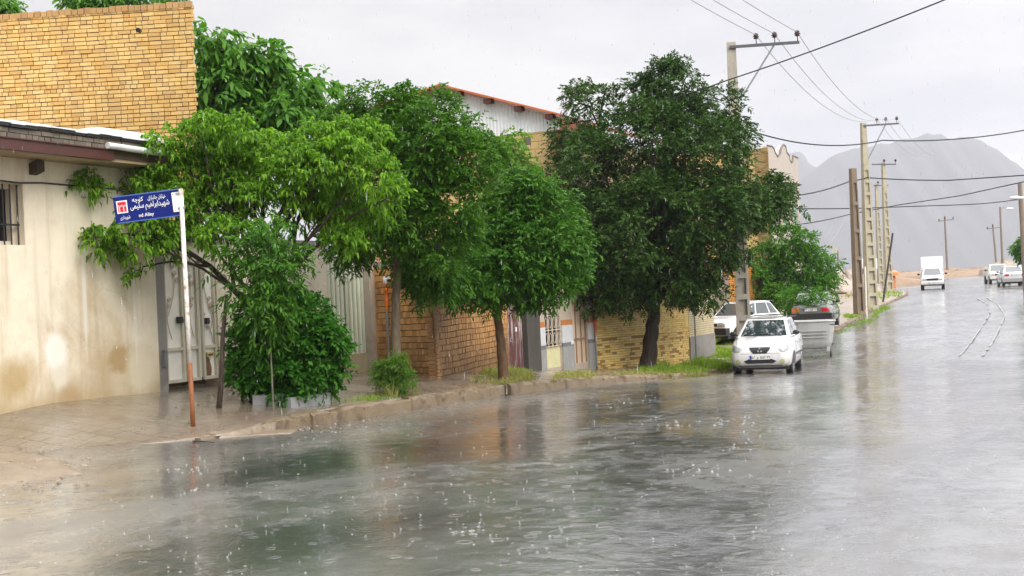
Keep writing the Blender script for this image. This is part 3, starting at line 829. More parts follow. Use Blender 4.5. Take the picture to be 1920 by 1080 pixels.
# ---- pale brick return with grey plinth
pb_ = fthing('pale_brick_wall', 'pale cream brick wall on a grey plinth, right of the bright yellow wall', 'wall', -11.5, 38, -.2)
f3 = MB(); bricks(f3, (-11.57, 36.73, .22), (0, 1, 0), (1, 0, 0), 2.6, 1.6, .2, .055, .01, .012, .06, 0, 0, .003)
f3.build('brick_face', brickmat('pale_brick', [(.56, .47, .28), (.64, .55, .34), (.60, .50, .31)], .5, (.3, .22, .12), .2), pb_)
MB().box(-11.8, -11.53, 36.73, 39.33, -.5, 1.83).build('mortar_core', mort_y, pb_)
MB().box(-11.82, -11.49, 36.72, 39.34, -.6, .215).build('plinth', cement, pb_)
MB().box(-11.84, -11.46, 36.7, 39.36, 1.83, 1.89).build('coping', cement, pb_)
pp = MB().tube([(-11.42, 37.0, -.4), (-11.42, 37.0, 1.05)], .025, 8)
pp.tube([(-11.42, 37.0, 1.05), (-11.42, 37.0, 1.45)], .032, 8, 1)
po = pp.build('drain_pipe', [plain('green_grey_pipe', (.18, .19, .16), .4), plain('rusty_pipe', (.38, .2, .08), .5)], off=(-11.42, 37, -.4))
po.location = W(-11.42, 37, -.4); po.rotation_euler = (0, 0, ROT)
tag(po, 'thin upright pipe with rusty top between the yellow and pale brick walls', 'pipe')

# ---- orange brick wall farther on
ob = fthing('orange_brick_wall', 'orange brick yard wall with a dark foot, seen past the concrete power pole', 'wall', -13.2, 47, 0)
f4 = MB(); bricks(f4, (-13.25, 42, .3), (0, 1, 0), (1, 0, 0), 10.4, 2.1, .2, .06, .012, .014, .05, 0, 0, .006)
f4.build('brick_face', brickmat('orange_brick', [(.48, .20, .04), (.58, .27, .06), (.52, .23, .05)], .5, (.2, .1, .05), .35), ob)
MB().box(-13.5, -13.22, 42, 52.4, -.6, 2.42).build('mortar_core', mort_d, ob)
MB().box(-13.5, -13.17, 42, 52.4, -.6, .28).build('plinth', stained('dark_plinth', (.13, .10, .08), (.07, .05, .04), 1, .5), ob)
MB().box(-13.22, -13.12, 43.9, 47.0, .0, 2.1).build('plaster_render', stained('brown_render', (.24, .19, .14), (.14, .1, .07), 1, .5), ob)

# ---- two-storey yellow brick house behind the plaster house
c0 = at(364, 130, 21.0); ztop = at(362, 3, 21.0).z
bb = thing('brick_house', 'tall two-storey house side of yellow-orange brick rising above the plaster house roof', 'house', (c0.x, 21.0, 0), 0)
al = Vector((-.995, .10, 0)); ou = Vector((-.10, -.995, 0))
obk = brickmat('ochre_brick', [(.50, .29, .085), (.60, .375, .12), (.67, .46, .17), (.55, .33, .095)], .55, (.26, .13, .04), .3, .4)
f5 = MB(); HZ = ztop - 3.1
bricks(f5, (0, 0, 3.1), al, ou, 8.5, HZ - .09, .2, .056, .011, .013, .05, 0, .5, .007, None, 0, .0008)
ex = MB()
z = 3.1
while z < ztop - .1:                                      # toothed right-hand edge
    q = Vector((0, 0, z)); e = rnd.uniform(.0, .05)
    f5.obox(q - al * (e + .0), al * e * .999 if e > .004 else al * .004, ou * .05, (0, 0, .056)); z += .069
f5.build('brick_face', obk, bb)
f6 = MB(); x = -.02
while x < 8.5:
    d = rnd.uniform(.05, .075); f6.obox(Vector((0, 0, ztop - .1)) + al * x, al * .098, ou * d, (0, 0, rnd.uniform(.085, .11))); x += .108
f6.build('coping', brickmat('coping_brick', [(.36, .2, .07), (.46, .27, .1)], .6), bb)
back = Vector((-.3, .95, 0)).normalized()
c6 = MB().obox(Vector((0, 0, .2)) + ou * .035 + al * .0, al * 8.5, back * 7.0, (0, 0, ztop - .32))
c6.build('wall_core', mort, bb)
vp = at(262, 58, 20.93) - Vector((c0.x, 21, 0))
MB().tube([vp, vp + ou * .08], .042, 6).build('vent_hole', darkin, bb)

# ---- gabled shed roof house behind the trees
S0 = 33.2
gb = fthing('gabled_house', 'gabled house with white sheet gable, orange roof edge and yellow block wall', 'house', -14.1, S0, -.2)
tr, zr = shit(1052, 217, S0); tp, zp = shit(834, 163, S0); tl, zl = shit(603, 243, S0)
zb_ = shit(1052, 243, S0)[1]
tw0, tw1 = tl + .35, tr - .05
blk = MB(); bricks(blk, (tw0, S0, -.3), (1, 0, 0), (0, -1, 0), tw1 - tw0, zb_ + .3, .235, .205, .012, .013, .05, 0, 0, .004)
blk.build('block_face', brickmat('yellow_block', [(.62, .43, .18), (.70, .51, .23), (.66, .47, .21)], .6, (.4, .25, .1), .25), gb)
MB().box(tw0, tw1, S0 - .03, S0 + .2, -.5, zb_).build('wall_core', plain('block_mortar', (.27, .19, .10), .8), gb)
sw = MB(); bricks(sw, (tw1 + .01, S0 + .02, -.3), (0, 1, 0), (1, 0, 0), 9, zb_ + .3, .2, .055, .01, .012, .04, 0, .3, .004)
sw.box(tw1 - .2, tw1 + .03, S0 + .201, S0 + 9, -.5, zb_, 1)
sw.build('side_wall', [brickmat('side_brick', [(.42, .30, .15), (.5, .37, .2), (.36, .25, .13)]), mort], gb)
nS = 70; sheet = MB()
def ridge(t): return zp + (zr - zp) * (t - tp) / (tr - tp) if t > tp else zp + (zl - zp) * (t - tp) / (tl - tp)
vs = []; 
for k in range(nS * 4 + 1):
    t = tw0 + (tw1 - tw0) * k / (nS * 4); dd = -.03 - (.03 if k % 4 in (1, 2) else 0)
    vs.append((t, S0 + dd, zb_ + .002)); vs.append((t, S0 + dd, max(ridge(t) - .06, zb_ + .02)))
sheet.add(vs, [(2 * i, 2 * i + 2, 2 * i + 3, 2 * i + 1) for i in range(nS * 4)])
sheet.build('gable_sheet', stained('gable_white', (.86, .88, .90), (.76, .78, .82), 1, .3, .3, .0), gb)
rfm = MB()
for (ta, za, tb, zb2) in ((tp, zp, tr + .1, ridge(tr + .1)), (tl, zl, tp, zp)):
    rfm.add([(ta, S0 - .35, za), (tb, S0 - .35, zb2), (tb, S0 + 12, zb2), (ta, S0 + 12, za), (ta, S0 - .35, za + .05), (tb, S0 - .35, zb2 + .05), (tb, S0 + 12, zb2 + .05), (ta, S0 + 12, za + .05)],
            [(0, 3, 2, 1), (4, 5, 6, 7), (0, 1, 5, 4), (1, 2, 6, 5), (2, 3, 7, 6), (3, 0, 4, 7)])
rfo = rfm.build('roof', plain('orange_roof', (.62, .15, .04), .4, .15), gb)
for k in range(9):
    t = tr - .25 - k * ((tr - tl) / 8.4)
    if t > tl: MB().box(t - .12, t + .12, S0 - .3, S0 - .07, ridge(t) - .14 - .03, ridge(t) - .035).build('purlin', plain('dark_purlin', (.10, .035, .025), .5), gb)
MB().box(tw1 - .12, tw1 + .04, S0 - .1, S0 - .055, -.3, zb_ - .01).build('corner_post', redbeam if False else plain('rust_post', (.36, .09, .05), .5), gb)
vx0, vz0 = shit(983, 258, S0); vx1, vz1 = shit(997, 272, S0)
MB().box(vx0, vx1, S0 - .056, S0 - .04, vz1, vz0).build('broken_block', plain('grey_hole', (.15, .13, .11), .8), gb)

# ---- stone-fronted house beyond, with a scalloped parapet
sb = fthing('stone_house', 'two-storey house front of pinkish stone with a scalloped parapet and green arched windows', 'house', -13, 55, 0)
prof = [(1440, 274), (1447, 275), (1451, 279), (1453, 286), (1458, 295), (1463, 289), (1465, 279), (1469, 272), (1473, 275), (1475, 286), (1480, 293), (1481, 301), (1484, 306), (1487, 303), (1488, 293), (1496, 297)]
PP = [wallhit(u, v, -13) for u, v in prof]
a0, a1 = PP[0][0], PP[-1][0]
poly = [(a0, -.5)] + PP + [(a1, -.5)]
stone = stained('pink_stone', (.50, .43, .37), (.4, .33, .28), 1, .35, .5, .1)
MB().prism(poly[::-1], (-13.25, 0, 0), (0, 1, 0), (0, 0, 1), (.25, 0, 0)).build('front_wall', stone, sb)
cp = MB().tube([(-13.02, s_, z_ + .02) for s_, z_ in PP], .05, 6); cp.build('parapet_coping', plain('dark_coping', (.12, .10, .09), .5), sb)
zz_ = PP[0][1] - .05
sd_ = MB(); bricks(sd_, (-13.6, a0, .0), (-1, 0, 0), (0, -1, 0), 6, zz_, .42, .21, .012, .015, .05, 0, 0, .004)
sd_.build('block_side', brickmat('side_block', [(.62, .42, .16), (.70, .50, .22), (.66, .46, .19)], .6, (.4, .24, .08), .3), sb)
s2 = MB(); bricks(s2, (-13.0, a0, .0), (-1, 0, 0), (0, -1, 0), .6, zz_, .2, .055, .012, .014, .06, 0, 0, .015)
s2.build('brick_edge', brickmat('edge_brick', [(.36, .24, .09), (.5, .34, .14), (.26, .16, .06)], .6), sb)
MB().box(-20, -13.26, a0 + .01, a1, -.5, zz_ - .02).build('wall_core', mort_y, sb)
for (u, v0, v1, hw) in ((1488.5, 366, 425, .42), (1470, 392, 430, .42)):
    sc, zt = wallhit(u, v0, -13); _, zb2 = wallhit(u, v1, -13)
    pl_ = [(sc - hw, zb2), (sc + hw, zb2)] + [(sc + hw * math.cos(k * math.pi / 12) , zt - .5 + .5 * math.sin(k * math.pi / 12)) for k in range(13)]
    wn_ = MB().prism(pl_, (-13.02, 0, 0), (0, 1, 0), (0, 0, 1), (.035, 0, 0)).build('arched_window', plain('green_glass', (.22, .42, .33), .15), sb)
    MB().tube([(-12.98, a, b) for a, b in pl_[1:]] + [(-12.98, *pl_[0])], .05, 5).build('frame', stone, wn_)
# ================================================================== trees and plants
def unit(a): return a / np.maximum(np.linalg.norm(a, axis=-1, keepdims=True), 1e-9)
def leaf_verts(P, Dr, Sd, L, W, curl):
    Z = np.array([0, 0, 1.0])
    L = L[:, None]; W = W[:, None]
    p1 = P + Dr * L * .33
    p2 = P + Dr * L * .70 - Z * curl * L * .22
    p3 = P + Dr * L * (1 - .25 * min(curl, 1)) - Z * curl * L * .62
    nrm = np.cross(Dr, Sd)
    return np.stack([P, p1 + Sd * W * .5 + nrm * W * .12, p1 - Sd * W * .5 + nrm * W * .12, p2 + Sd * W * .42, p2 - Sd * W * .42, p3], 1)
def leaf_mesh(name, V, mat, parent):
    n = len(V); b = (np.arange(n) * 6)[:, None]
    t1 = b + np.array([[0, 2, 1]]); q = b + np.array([[1, 2, 4, 3]]); t2 = b + np.array([[3, 4, 5]])
    V = V.reshape(-1, 3)
    return fast_mesh(name, V, [t1, q, t2], mat, parent, smooth=True)
def crown(name, mat, parent, origin, blobs, ncl, nleaf, rach, L, W, curl=.4, droop=.35, seed=1, upbias=.15, inner=.55, cl_n=16, cl_r=.3):
    g = np.random.default_rng(seed)
    C = np.array([b[0] for b in blobs]); Rr = np.array([b[1] for b in blobs])
    M = int(ncl * 2.2)
    # sprays: small clumps spread through the outer part of every mass
    per = max(6, int(cl_n)); nc = M // per
    k = g.choice(len(C), nc, p=Rr ** 1.6 / (Rr ** 1.6).sum())
    d = unit(g.normal(size=(nc, 3)) + np.array([0, 0, upbias]))
    Re = np.maximum(Rr - .35 * cl_r, Rr * .6)
    Cc = C[k] + d * (Re[k] * (inner + (1.0 - inner) * g.random(nc) ** .5))[:, None] * np.array([1, 1, .93])
    cr = cl_r * g.uniform(.6, 1.25, nc)
    kk = np.repeat(np.arange(nc), per)
    e = unit(g.normal(size=(len(kk), 3)) + np.array([0, 0, .35]) + d[kk] * .5)
    P = Cc[kk] + e * (cr[kk] * g.random(len(kk)) ** .4)[:, None] * np.array([1, 1, .75])
    d = unit(e * .8 + d[kk] * .5)
    keep = np.ones(len(P), bool)                         # thin out what lies deep inside other masses
    for c, r in zip(C, Rr):
        keep &= ~((np.linalg.norm(P - c, axis=1) < r * .45) & (g.random(len(P)) < .8))
    P = P[keep]; d = d[keep]
    if len(P) > ncl:
        ix = np.sort(g.choice(len(P), ncl, replace=False)); P = P[ix]; d = d[ix]
    N = len(P)
    Z = np.array([0, 0, 1.0])
    A = unit(d * .9 + g.normal(size=(N, 3)) * .55 - Z * droop)
    S = unit(np.cross(A, Z + g.normal(size=(N, 3)) * .35))
    out = []
    for j in range(nleaf):
        f = (j + .5) / nleaf; sg = 1 if j % 2 else -1
        last = j == nleaf - 1
        base = P + A * (rach * f)[:, None] if np.ndim(rach) else P + A * rach * f - Z * (rach * f * f * .4)
        w = 0.0 if last else sg * .95
        Dr = unit(A * (.65 if not last else 1) + S * w + g.normal(size=(N, 3)) * .28 - Z * droop * .6)
        Sd = unit(np.cross(Dr, Z + g.normal(size=(N, 3)) * .5))
        sc = g.uniform(.7, 1.2, N)
        out.append(leaf_verts(base, Dr, Sd, L * sc, W * sc, curl))
    V = np.concatenate(out) - np.array(origin)
    return leaf_mesh(name, V, mat, parent)
def limb(mb, p, q, r0, r1, bend, g, n=7):
    p, q = Vector(p), Vector(q); L = (q - p).length
    a = Vector((g.uniform(-1, 1), g.uniform(-1, 1), g.uniform(.2, 1))) * bend * L
    pts = []; rs = []
    for i in range(n):
        f = i / (n - 1)
        pts.append(p.lerp(q, f) + a * (f * (1 - f) * 2) + Vector((g.uniform(-1, 1), g.uniform(-1, 1), g.uniform(-1, 1))) * .018 * L * (0 < i < n - 1))
        rs.append(r0 + (r1 - r0) * f)
    mb.tube(pts, rs, 8)
    return pts
def bark(name, col, col2):
    t = NT(name); v = t.coord((1, 1, .22))
    n = t.noise(v, 26, 6, .65)
    t.set(Base_Color=t.ramp(n, [(.35, col2), (.65, col)]), Roughness=.6, Specular_IOR_Level=.25, Normal=t.bump(n, .7, .02)); return t.m
def px_blobs(D, circ, spread, seed, back=True):
    g = random.Random(seed); out = []
    for c in circ:
        u, v, r = c[:3]; dd = c[3] if len(c) > 3 else g.uniform(-spread, spread)
        p = at(u, v, D + dd); out.append(((p.x, p.y, p.z), r * (D + dd) / FPX))
    return out
def tree(name, label, cat, base, trunk_pts, r0, blobs, mat, bmat, group=None, seed=1, limbs=8, ncl=3000, split=None, **kw):
    g = random.Random(seed)
    o = thing(name, label, cat, base, 0, group)
    b = Vector(base)
    tb = MB()
    pts = [Vector(p) - b for p in trunk_pts]
    m = len(pts)
    rs = [r0 * (1.35 if i == 0 else 1 - .5 * i / (m - 1)) for i in range(m)]
    pts[0] = pts[0] - Vector((0, 0, .12))
    fine = []; fr = []
    for i in range(m - 1):
        for k in range(5):
            f = k / 5; fine.append(pts[i].lerp(pts[i + 1], f) + Vector((g.uniform(-1, 1), g.uniform(-1, 1), 0)) * r0 * .12 * (i + k > 0)); fr.append(rs[i] + (rs[i + 1] - rs[i]) * (f if i else f ** .4))
    fine.append(pts[-1]); fr.append(rs[-1])
    tb.tube(fine, fr, 12)
    bl = sorted(blobs, key=lambda q: -q[1])[:limbs]
    for c, r in bl:
        q = Vector(c) - b
        st = fine[g.randrange(int(len(fine) * .55), len(fine))]
        P = limb(tb, st, q, r0 * .42, r0 * .10, .10, g)
        for k in range(3):
            e = q + Vector((g.uniform(-1, 1), g.uniform(-1, 1), g.uniform(-.4, 1))) * r * .8
            limb(tb, P[g.randrange(3, 7)], e, r0 * .16, r0 * .04, .1, g, 5)
    tb.build('trunk', bmat, o, smooth=True)
    crown('crown', mat, o, b, blobs, ncl, seed=seed, **kw)
    return o
lf_peach = leafmat('peach_leaf', [(.085, .205, .012), (.15, .31, .02), (.24, .42, .036), (.11, .24, .015), (.052, .135, .011)], .38, .4)
lf_walnut = leafmat('walnut_leaf', [(.045, .13, .015), (.09, .23, .03), (.15, .31, .05), (.06, .165, .02)], .4, .35)
lf_ash = leafmat('ash_leaf', [(.032, .10, .009), (.065, .165, .015), (.10, .22, .024), (.042, .12, .010)], .42, .3)
lf_ash2 = leafmat('young_ash_leaf', [(.032, .11, .012), (.062, .165, .018), (.095, .215, .026), (.04, .125, .013)], .42, .28)
lf_dark = leafmat('dark_ash_leaf', [(.024, .062, .012), (.042, .098, .016), (.078, .145, .028), (.029, .074, .013)], .4, .18)
lf_bush = leafmat('bush_leaf', [(.025, .10, .010), (.045, .16, .016), (.075, .22, .024), (.03, .12, .012)], .36, .3)
lf_round = leafmat('round_tree_leaf', [(.035, .12, .010), (.07, .19, .016), (.10, .24, .026)], .45, .35)
lf_feather = leafmat('feather_leaf', [(.10, .20, .03), (.16, .29, .05), (.07, .15, .02)], .45, .4)
bk_dark = bark('dark_bark', (.050, .034, .023), (.016, .011, .008))
bk_grey = bark('grey_bark', (.20, .155, .10), (.09, .065, .045))
bk_brown = bark('brown_bark', (.17, .095, .05), (.07, .04, .025))

# big dark tree by the yellow wall
D = 35.4
base = gp(1213, 691); D = base.y
blobs = px_blobs(D, [(1262, 165, 58), (1190, 185, 42), (1105, 200, 50), (1340, 200, 50), (1085, 265, 48), (1125, 320, 75, -1.2), (1215, 270, 92, -1), (1310, 300, 88, -1.2), (1362, 260, 40), (1405, 375, 66, -.6), (1415, 388, 44), (1345, 420, 92, -1.6), (1225, 420, 105, -1.8), (1130, 440, 84, -1.4), (1092, 500, 52), (1155, 525, 52, -.8), (1250, 520, 58, -1), (1312, 520, 48, -.8), (1085, 530, 48), (1062, 380, 40), (1120, 545, 44), (1180, 552, 36), (1245, 560, 26), (1320, 555, 30), (1140, 480, 60), (1330, 478, 46), (1448, 372, 34), (1290, 545, 32), (1200, 350, 90, .9), (1300, 400, 90, 1.3), (1180, 450, 90, 1.4), (1270, 240, 70, 1.1), (1065, 420, 32), (1060, 330, 28), (1455, 395, 26)], .9, 11)
g_ = Vector(base)
tree('ash_tree', 'big round dark green tree with a thick trunk by the yellow brick wall', 'tree', base, [base, at(1220, 640, D), at(1225, 590, D), at(1232, 530, D - .1), at(1240, 430, D)], .23, blobs, lf_dark, bk_dark, 'street trees', 21, 16, 19500, nleaf=9, rach=.17, L=.115, W=.040, curl=.3, droop=.15, inner=.72, cl_n=50, cl_r=.5, upbias=.25)
# mid green tree rising behind the peach tree
base = Vector(at(742, 735, 21.4)); base.z = gz(base); D = base.y
blobs = px_blobs(D, [(700, 195, 42), (655, 240, 42), (760, 200, 36), (822, 203, 32), (800, 275, 78, -.5), (718, 300, 78, -.4), (862, 300, 62), (900, 290, 34), (832, 380, 74, -.4), (745, 400, 80, -.6), (690, 440, 55), (785, 445, 55), (640, 320, 50), (770, 330, 80, .6), (720, 250, 50, .4), (858, 245, 28), (905, 350, 30), (655, 462, 42), (715, 470, 44), (640, 410, 46), (830, 468, 50), (770, 480, 40)], .5, 12)
tree('ash_tree', 'mid green feathery street tree with a grey trunk behind the small bush', 'tree', base, [base, at(741, 640, D), at(742, 560, D), at(745, 470, D), at(755, 350, D)], .095, blobs, lf_ash, bk_grey, 'street trees', 22, 12, 7600, nleaf=9, rach=.16, L=.095, W=.030, curl=.35, droop=.12, inner=.68, cl_n=40, cl_r=.34, upbias=.25)
# slender young tree in front of the brown wall
base = gp(944, 712); D = base.y
blobs = px_blobs(D, [(962, 392, 48), (1022, 400, 48), (905, 425, 48, -.4), (940, 470, 66, -.5), (1030, 465, 58, -.4), (848, 492, 52, -1.3), (800, 510, 44, -2.2), (900, 522, 40), (980, 515, 48, -.4), (1045, 486, 36), (960, 450, 60, .6), (950, 345, 26), (1000, 355, 26), (1068, 455, 22), (826, 520, 28, -2), (1035, 528, 34), (1062, 508, 26), (950, 556, 20), (880, 544, 22, -1), (1000, 545, 24)], .5, 13)
tree('ash_tree', 'slender street tree with a thin leaning trunk in front of the brown brick wall', 'tree', base, [base, at(940, 640, D), at(930, 580, D), at(925, 520, D), at(945, 430, D)], .10, blobs, lf_ash2, bk_brown, 'street trees', 23, 10, 6600, nleaf=9, rach=.18, L=.11, W=.036, curl=.35, droop=.18, inner=.66, cl_n=36, cl_r=.38)
# vine like shoot above it
base = Vector(at(950, 690, 33)); base.z = gz(base)
blobs = px_blobs(33, [(950, 285, 22), (985, 312, 20), (925, 272, 16), (968, 262, 14), (940, 320, 20), (1000, 340, 18), (915, 300, 16)], .2, 14)
tree('yard_tree', 'pale green sprays of a yard tree against the yellow block wall of the gabled house', 'tree', base, [base, at(952, 500, 33), at(955, 330, 33)], .06, blobs, lf_feather, bk_brown, None, 24, 7, 500, nleaf=5, rach=.18, L=.15, W=.07, curl=.4, droop=.4)
# peach tree
base = gp(482, 752); D = base.y
circ = [(150, 430, 26), (100, 426, 16), (85, 424, 10), (128, 420, 16), (205, 335, 42), (165, 350, 26), (255, 320, 48), (310, 285, 46), (372, 268, 50), (425, 275, 46), (392, 235, 22), (440, 240, 28), (500, 285, 50), (562, 325, 62), (642, 305, 60), (700, 330, 50), (722, 385, 32), (642, 385, 58), (560, 390, 40), (482, 385, 46), (402, 380, 62), (322, 395, 52), (255, 440, 46), (205, 470, 26), (332, 455, 40), (420, 440, 38), (264, 505, 12), (258, 525, 8), (635, 262, 42), (690, 255, 32), (590, 270, 42), (648, 450, 26), (230, 390, 40), (160, 395, 20), (290, 350, 40), (450, 330, 60, .5), (350, 330, 60, .6), (600, 350, 60, .6), (740, 350, 18), (180, 455, 24)]
blobs = px_blobs(D, circ, .55, 15)
fork = at(492, 600, D)
tk = tree('peach_tree', 'spreading peach tree with curled bright yellow-green leaves behind the blue street sign', 'tree', base, [base, at(486, 690, D), fork, at(500, 520, D), at(520, 430, D)], .075, blobs, lf_peach, bk_dark, None, 25, 16, 4600, nleaf=7, rach=.12, L=.108, W=.038, curl=1.2, droop=-.28, upbias=.3, inner=.35, cl_n=10, cl_r=.13)
lb = MB(); g = random.Random(5)
for path, r in (([(490, 600), (440, 545), (395, 500), (350, 470), (280, 440), (200, 440), (110, 425)], .05), ([(500, 560), (545, 510), (590, 465), (660, 405), (730, 370)], .045), ([(395, 500), (320, 490), (268, 500), (262, 525)], .02), ([(545, 510), (555, 430), (575, 350), (600, 280)], .028), ([(440, 545), (425, 450), (400, 370), (380, 260)], .03)):
    P = [at(u, v, D + .25 * math.sin(i * 1.3)) - Vector(base) for i, (u, v) in enumerate(path)]
    lb.tube(P, [r * (1 - .75 * i / (len(P) - 1)) for i in range(len(P))], 8)
lb.build('bough', bk_dark, tk, smooth=True)
# walnut by the brick house
base = Vector(at(430, 700, 25)); base.z = gz(base); D = 25
blobs = px_blobs(D, [(398, 75, 34), (388, 140, 46), (450, 112, 42), (500, 108, 26), (430, 180, 62), (508, 165, 40), (560, 158, 30), (600, 158, 17), (530, 215, 40), (582, 205, 24), (480, 240, 52), (425, 250, 56), (380, 215, 40), (440, 320, 60), (520, 300, 50), (470, 150, 40)], .6, 16)
tree('walnut_tree', 'tall tree with long drooping mid green leaves beside the corner of the tall brick house', 'tree', base, [base, at(435, 500, D), at(440, 330, D), at(445, 200, D)], .14, blobs, lf_walnut, bk_grey, None, 26, 12, 1550, nleaf=6, rach=.24, L=.24, W=.08, curl=.5, droop=.65, inner=.4, cl_n=8, cl_r=.3)
# tops behind the brick house
for i, (circ, lab) in enumerate((([(15, 20, 20), (-25, 25, 40), (-40, 60, 50)], 'bright treetop just showing over the left end of the tall brick house'), ([(150, -12, 26), (210, -18, 30), (275, -14, 28), (330, -10, 22), (240, 10, 40), (300, 15, 30), (180, 15, 36)], 'wide treetop showing along the top edge of the tall brick house'))):
    D = 31
    base = Vector(at(circ[0][0] + 60 * i, 600, D)); base.z = .6
    tree('garden_tree', lab, 'tree', base, [base, at(circ[0][0] + 60 * i, 300, D), at(circ[1][0], 60, D)], .15, px_blobs(D, circ, .4, 17 + i), lf_walnut, bk_grey, None, 27 + i, 4, 700, nleaf=7, rach=.25, L=.18, W=.05, curl=.4, droop=.5)
# round tree beyond the white car
base = gp(1478, 612); D = base.y
blobs = px_blobs(D, [(1490, 490, 50), (1440, 492, 36), (1532, 500, 40), (1462, 535, 42), (1520, 540, 42), (1555, 527, 22), (1480, 455, 32), (1505, 448, 24), (1420, 525, 24), (1545, 568, 16), (1490, 510, 50, .8), (1410, 480, 20), (1490, 560, 24, -2.5), (1530, 560, 22, -2.5), (1455, 558, 24, -1)], .7, 19)
tree('round_tree', 'bright round-headed tree with a forked trunk above the dark parked sedan', 'tree', base, [base, at(1478, 580, D), at(1482, 520, D), at(1488, 470, D)], .13, blobs, lf_round, bk_brown, 'street trees', 29, 8, 4200, nleaf=7, rach=.2, L=.14, W=.05, curl=.35, droop=.15, inner=.7, cl_n=34, cl_r=.42)
# tree at the right edge, far up the road
base = Vector(at(1926, 545, 80)); base.z = gz(base)
tree('edge_tree', 'small green tree cut by the right edge beside the lamp post', 'tree', base, [base, at(1926, 490, 80), at(1926, 460, 80)], .13, px_blobs(80, [(1922, 462, 16), (1935, 470, 24), (1930, 450, 14), (1945, 480, 20)], .5, 20), lf_round, bk_brown, 'street trees', 30, 4, 700, nleaf=7, rach=.3, L=.3, W=.1, curl=.35, droop=.3)
# leafy bush under the peach tree
base = gp(545, 757); D = base.y + .1
blobs = px_blobs(D, [(545, 575, 38), (485, 600, 42), (560, 600, 62), (505, 655, 62, -.2), (590, 640, 54, -.2), (608, 690, 40), (540, 700, 56, -.3), (470, 695, 40), (442, 640, 17), (620, 625, 30), (482, 718, 28), (560, 720, 28), (598, 716, 30), (440, 690, 14), (430, 632, 10), (645, 655, 16), (530, 640, 60, .4), (570, 690, 50, .4), (520, 732, 18), (470, 655, 40)], .3, 31)
tree('leafy_bush', 'dense dark green bush in its edged bed under the peach tree', 'bush', base, [base, at(540, 700, D), at(545, 620, D)], .04, blobs, lf_bush, bk_dark, None, 32, 10, 5200, nleaf=5, rach=.10, L=.075, W=.045, curl=.4, droop=.15, inner=.5, cl_n=18, cl_r=.14)
# sapling with fern like leaves in the bush
base = gp(512, 766); D = base.y - .15; base = Vector(at(512, 766, D)); base.z = gz(base)
blobs = px_blobs(D, [(512, 430, 22), (500, 490, 32), (545, 500, 28), (465, 540, 18), (520, 540, 24), (478, 470, 18), (430, 490, 12), (500, 580, 18), (520, 640, 12)], .15, 33)
tree('sapling', 'thin pale sapling with fern-like leaves standing up through the bush', 'sapling', base, [base, at(508, 660, D), at(502, 560, D), at(505, 450, D)], .013, blobs, lf_ash2, bark('pale_bark', (.20, .19, .14), (.1, .09, .07)), None, 34, 6, 420, nleaf=11, rach=.26, L=.11, W=.03, curl=.45, droop=.35)
# feathery small bush
base = gp(742, 741); D = base.y
blobs = px_blobs(D, [(740, 692, 18), (724, 715, 17), (760, 714, 15), (740, 720, 20), (770, 728, 10), (715, 690, 10), (745, 675, 10)], .12, 35)
tree('feathery_bush', 'small feathery light green bush at the kerb in front of the brown brick wall', 'bush', base, [base, at(741, 720, D), at(741, 690, D)], .015, blobs, lf_feather, bk_brown, None, 36, 5, 800, nleaf=9, rach=.14, L=.07, W=.012, curl=.4, droop=.1, upbias=.6, cl_r=.08)

# ------------------------------------------------------------------ grass and weeds, one mass
def grass(name, mat, regions, seed, kind='stuff'):
    g = np.random.default_rng(seed); P = []; Hh = []; Ww = []
    for (poly, n, h, w) in regions:
        Q = np.array([ST(gp(u, v)) for u, v in poly])
        lo, hi = Q.min(0), Q.max(0); c = 0
        while c < n:
            q = lo + (hi - lo) * g.random((n, 2))
            ins = np.zeros(n, bool); j = len(Q) - 1
            for i in range(len(Q)):
                a, b = Q[i], Q[j]
                cond = ((a[1] > q[:, 1]) != (b[1] > q[:, 1])) & (q[:, 0] < (b[0] - a[0]) * (q[:, 1] - a[1]) / (b[1] - a[1] + 1e-9) + a[0])
                ins ^= cond; j = i
            cl_ = np.sin(q[:, 0] * 4.1 + q[:, 1] * 2.3) + np.sin(q[:, 0] * 1.7 - q[:, 1] * 3.7 + 1)
            ins &= cl_ + g.normal(size=n) * .7 > -.5
            q = q[ins][:n - c]; c += len(q)
            P.append(q); Hh.append(h * g.uniform(.5, 1.3, len(q)) * (1 + .35 * np.sin(q[:, 0] * 3 + q[:, 1] * 2))); Ww.append(np.full(len(q), w))
    P = np.concatenate(P); Hh = np.concatenate(Hh); Ww = np.concatenate(Ww); n = len(P)
    X = P[:, 0] * DT.x + P[:, 1] * DS.x; Y = P[:, 0] * DT.y + P[:, 1] * DS.y; Zz = zg(P[:, 0], P[:, 1]) - .02
    B = np.stack([X, Y, Zz], 1)
    an = g.random(n) * 6.283
    sd_ = np.stack([np.cos(an), np.sin(an), 0 * an], 1)
    ln = np.stack([g.normal(size=n) * .45, g.normal(size=n) * .45, np.ones(n)], 1)
    mid = B + ln * (Hh * .55)[:, None]; tip = B + ln * (Hh * .8)[:, None] + np.stack([g.normal(size=n), g.normal(size=n), g.normal(size=n) * .3], 1) * (Hh * .4)[:, None]
    w = Ww[:, None] * g.uniform(.6, 1.3, (n, 1))
    V = np.stack([B + sd_ * w, B - sd_ * w, mid + sd_ * w * .8, mid - sd_ * w * .8, tip], 1).reshape(-1, 3)
    b = (np.arange(n) * 5)[:, None]
    o = fast_mesh(name, V, [b + np.array([[0, 1, 3, 2]]), b + np.array([[2, 3, 4]])], mat)
    o['kind'] = kind; return o
m_gr = leafmat('green_grass', [(.12, .22, .02), (.21, .33, .04), (.30, .40, .06), (.15, .26, .03)], .5, .35)
m_dry = leafmat('dry_grass', [(.26, .26, .07), (.36, .33, .12), (.18, .22, .05), (.30, .26, .12)], .6, .3)
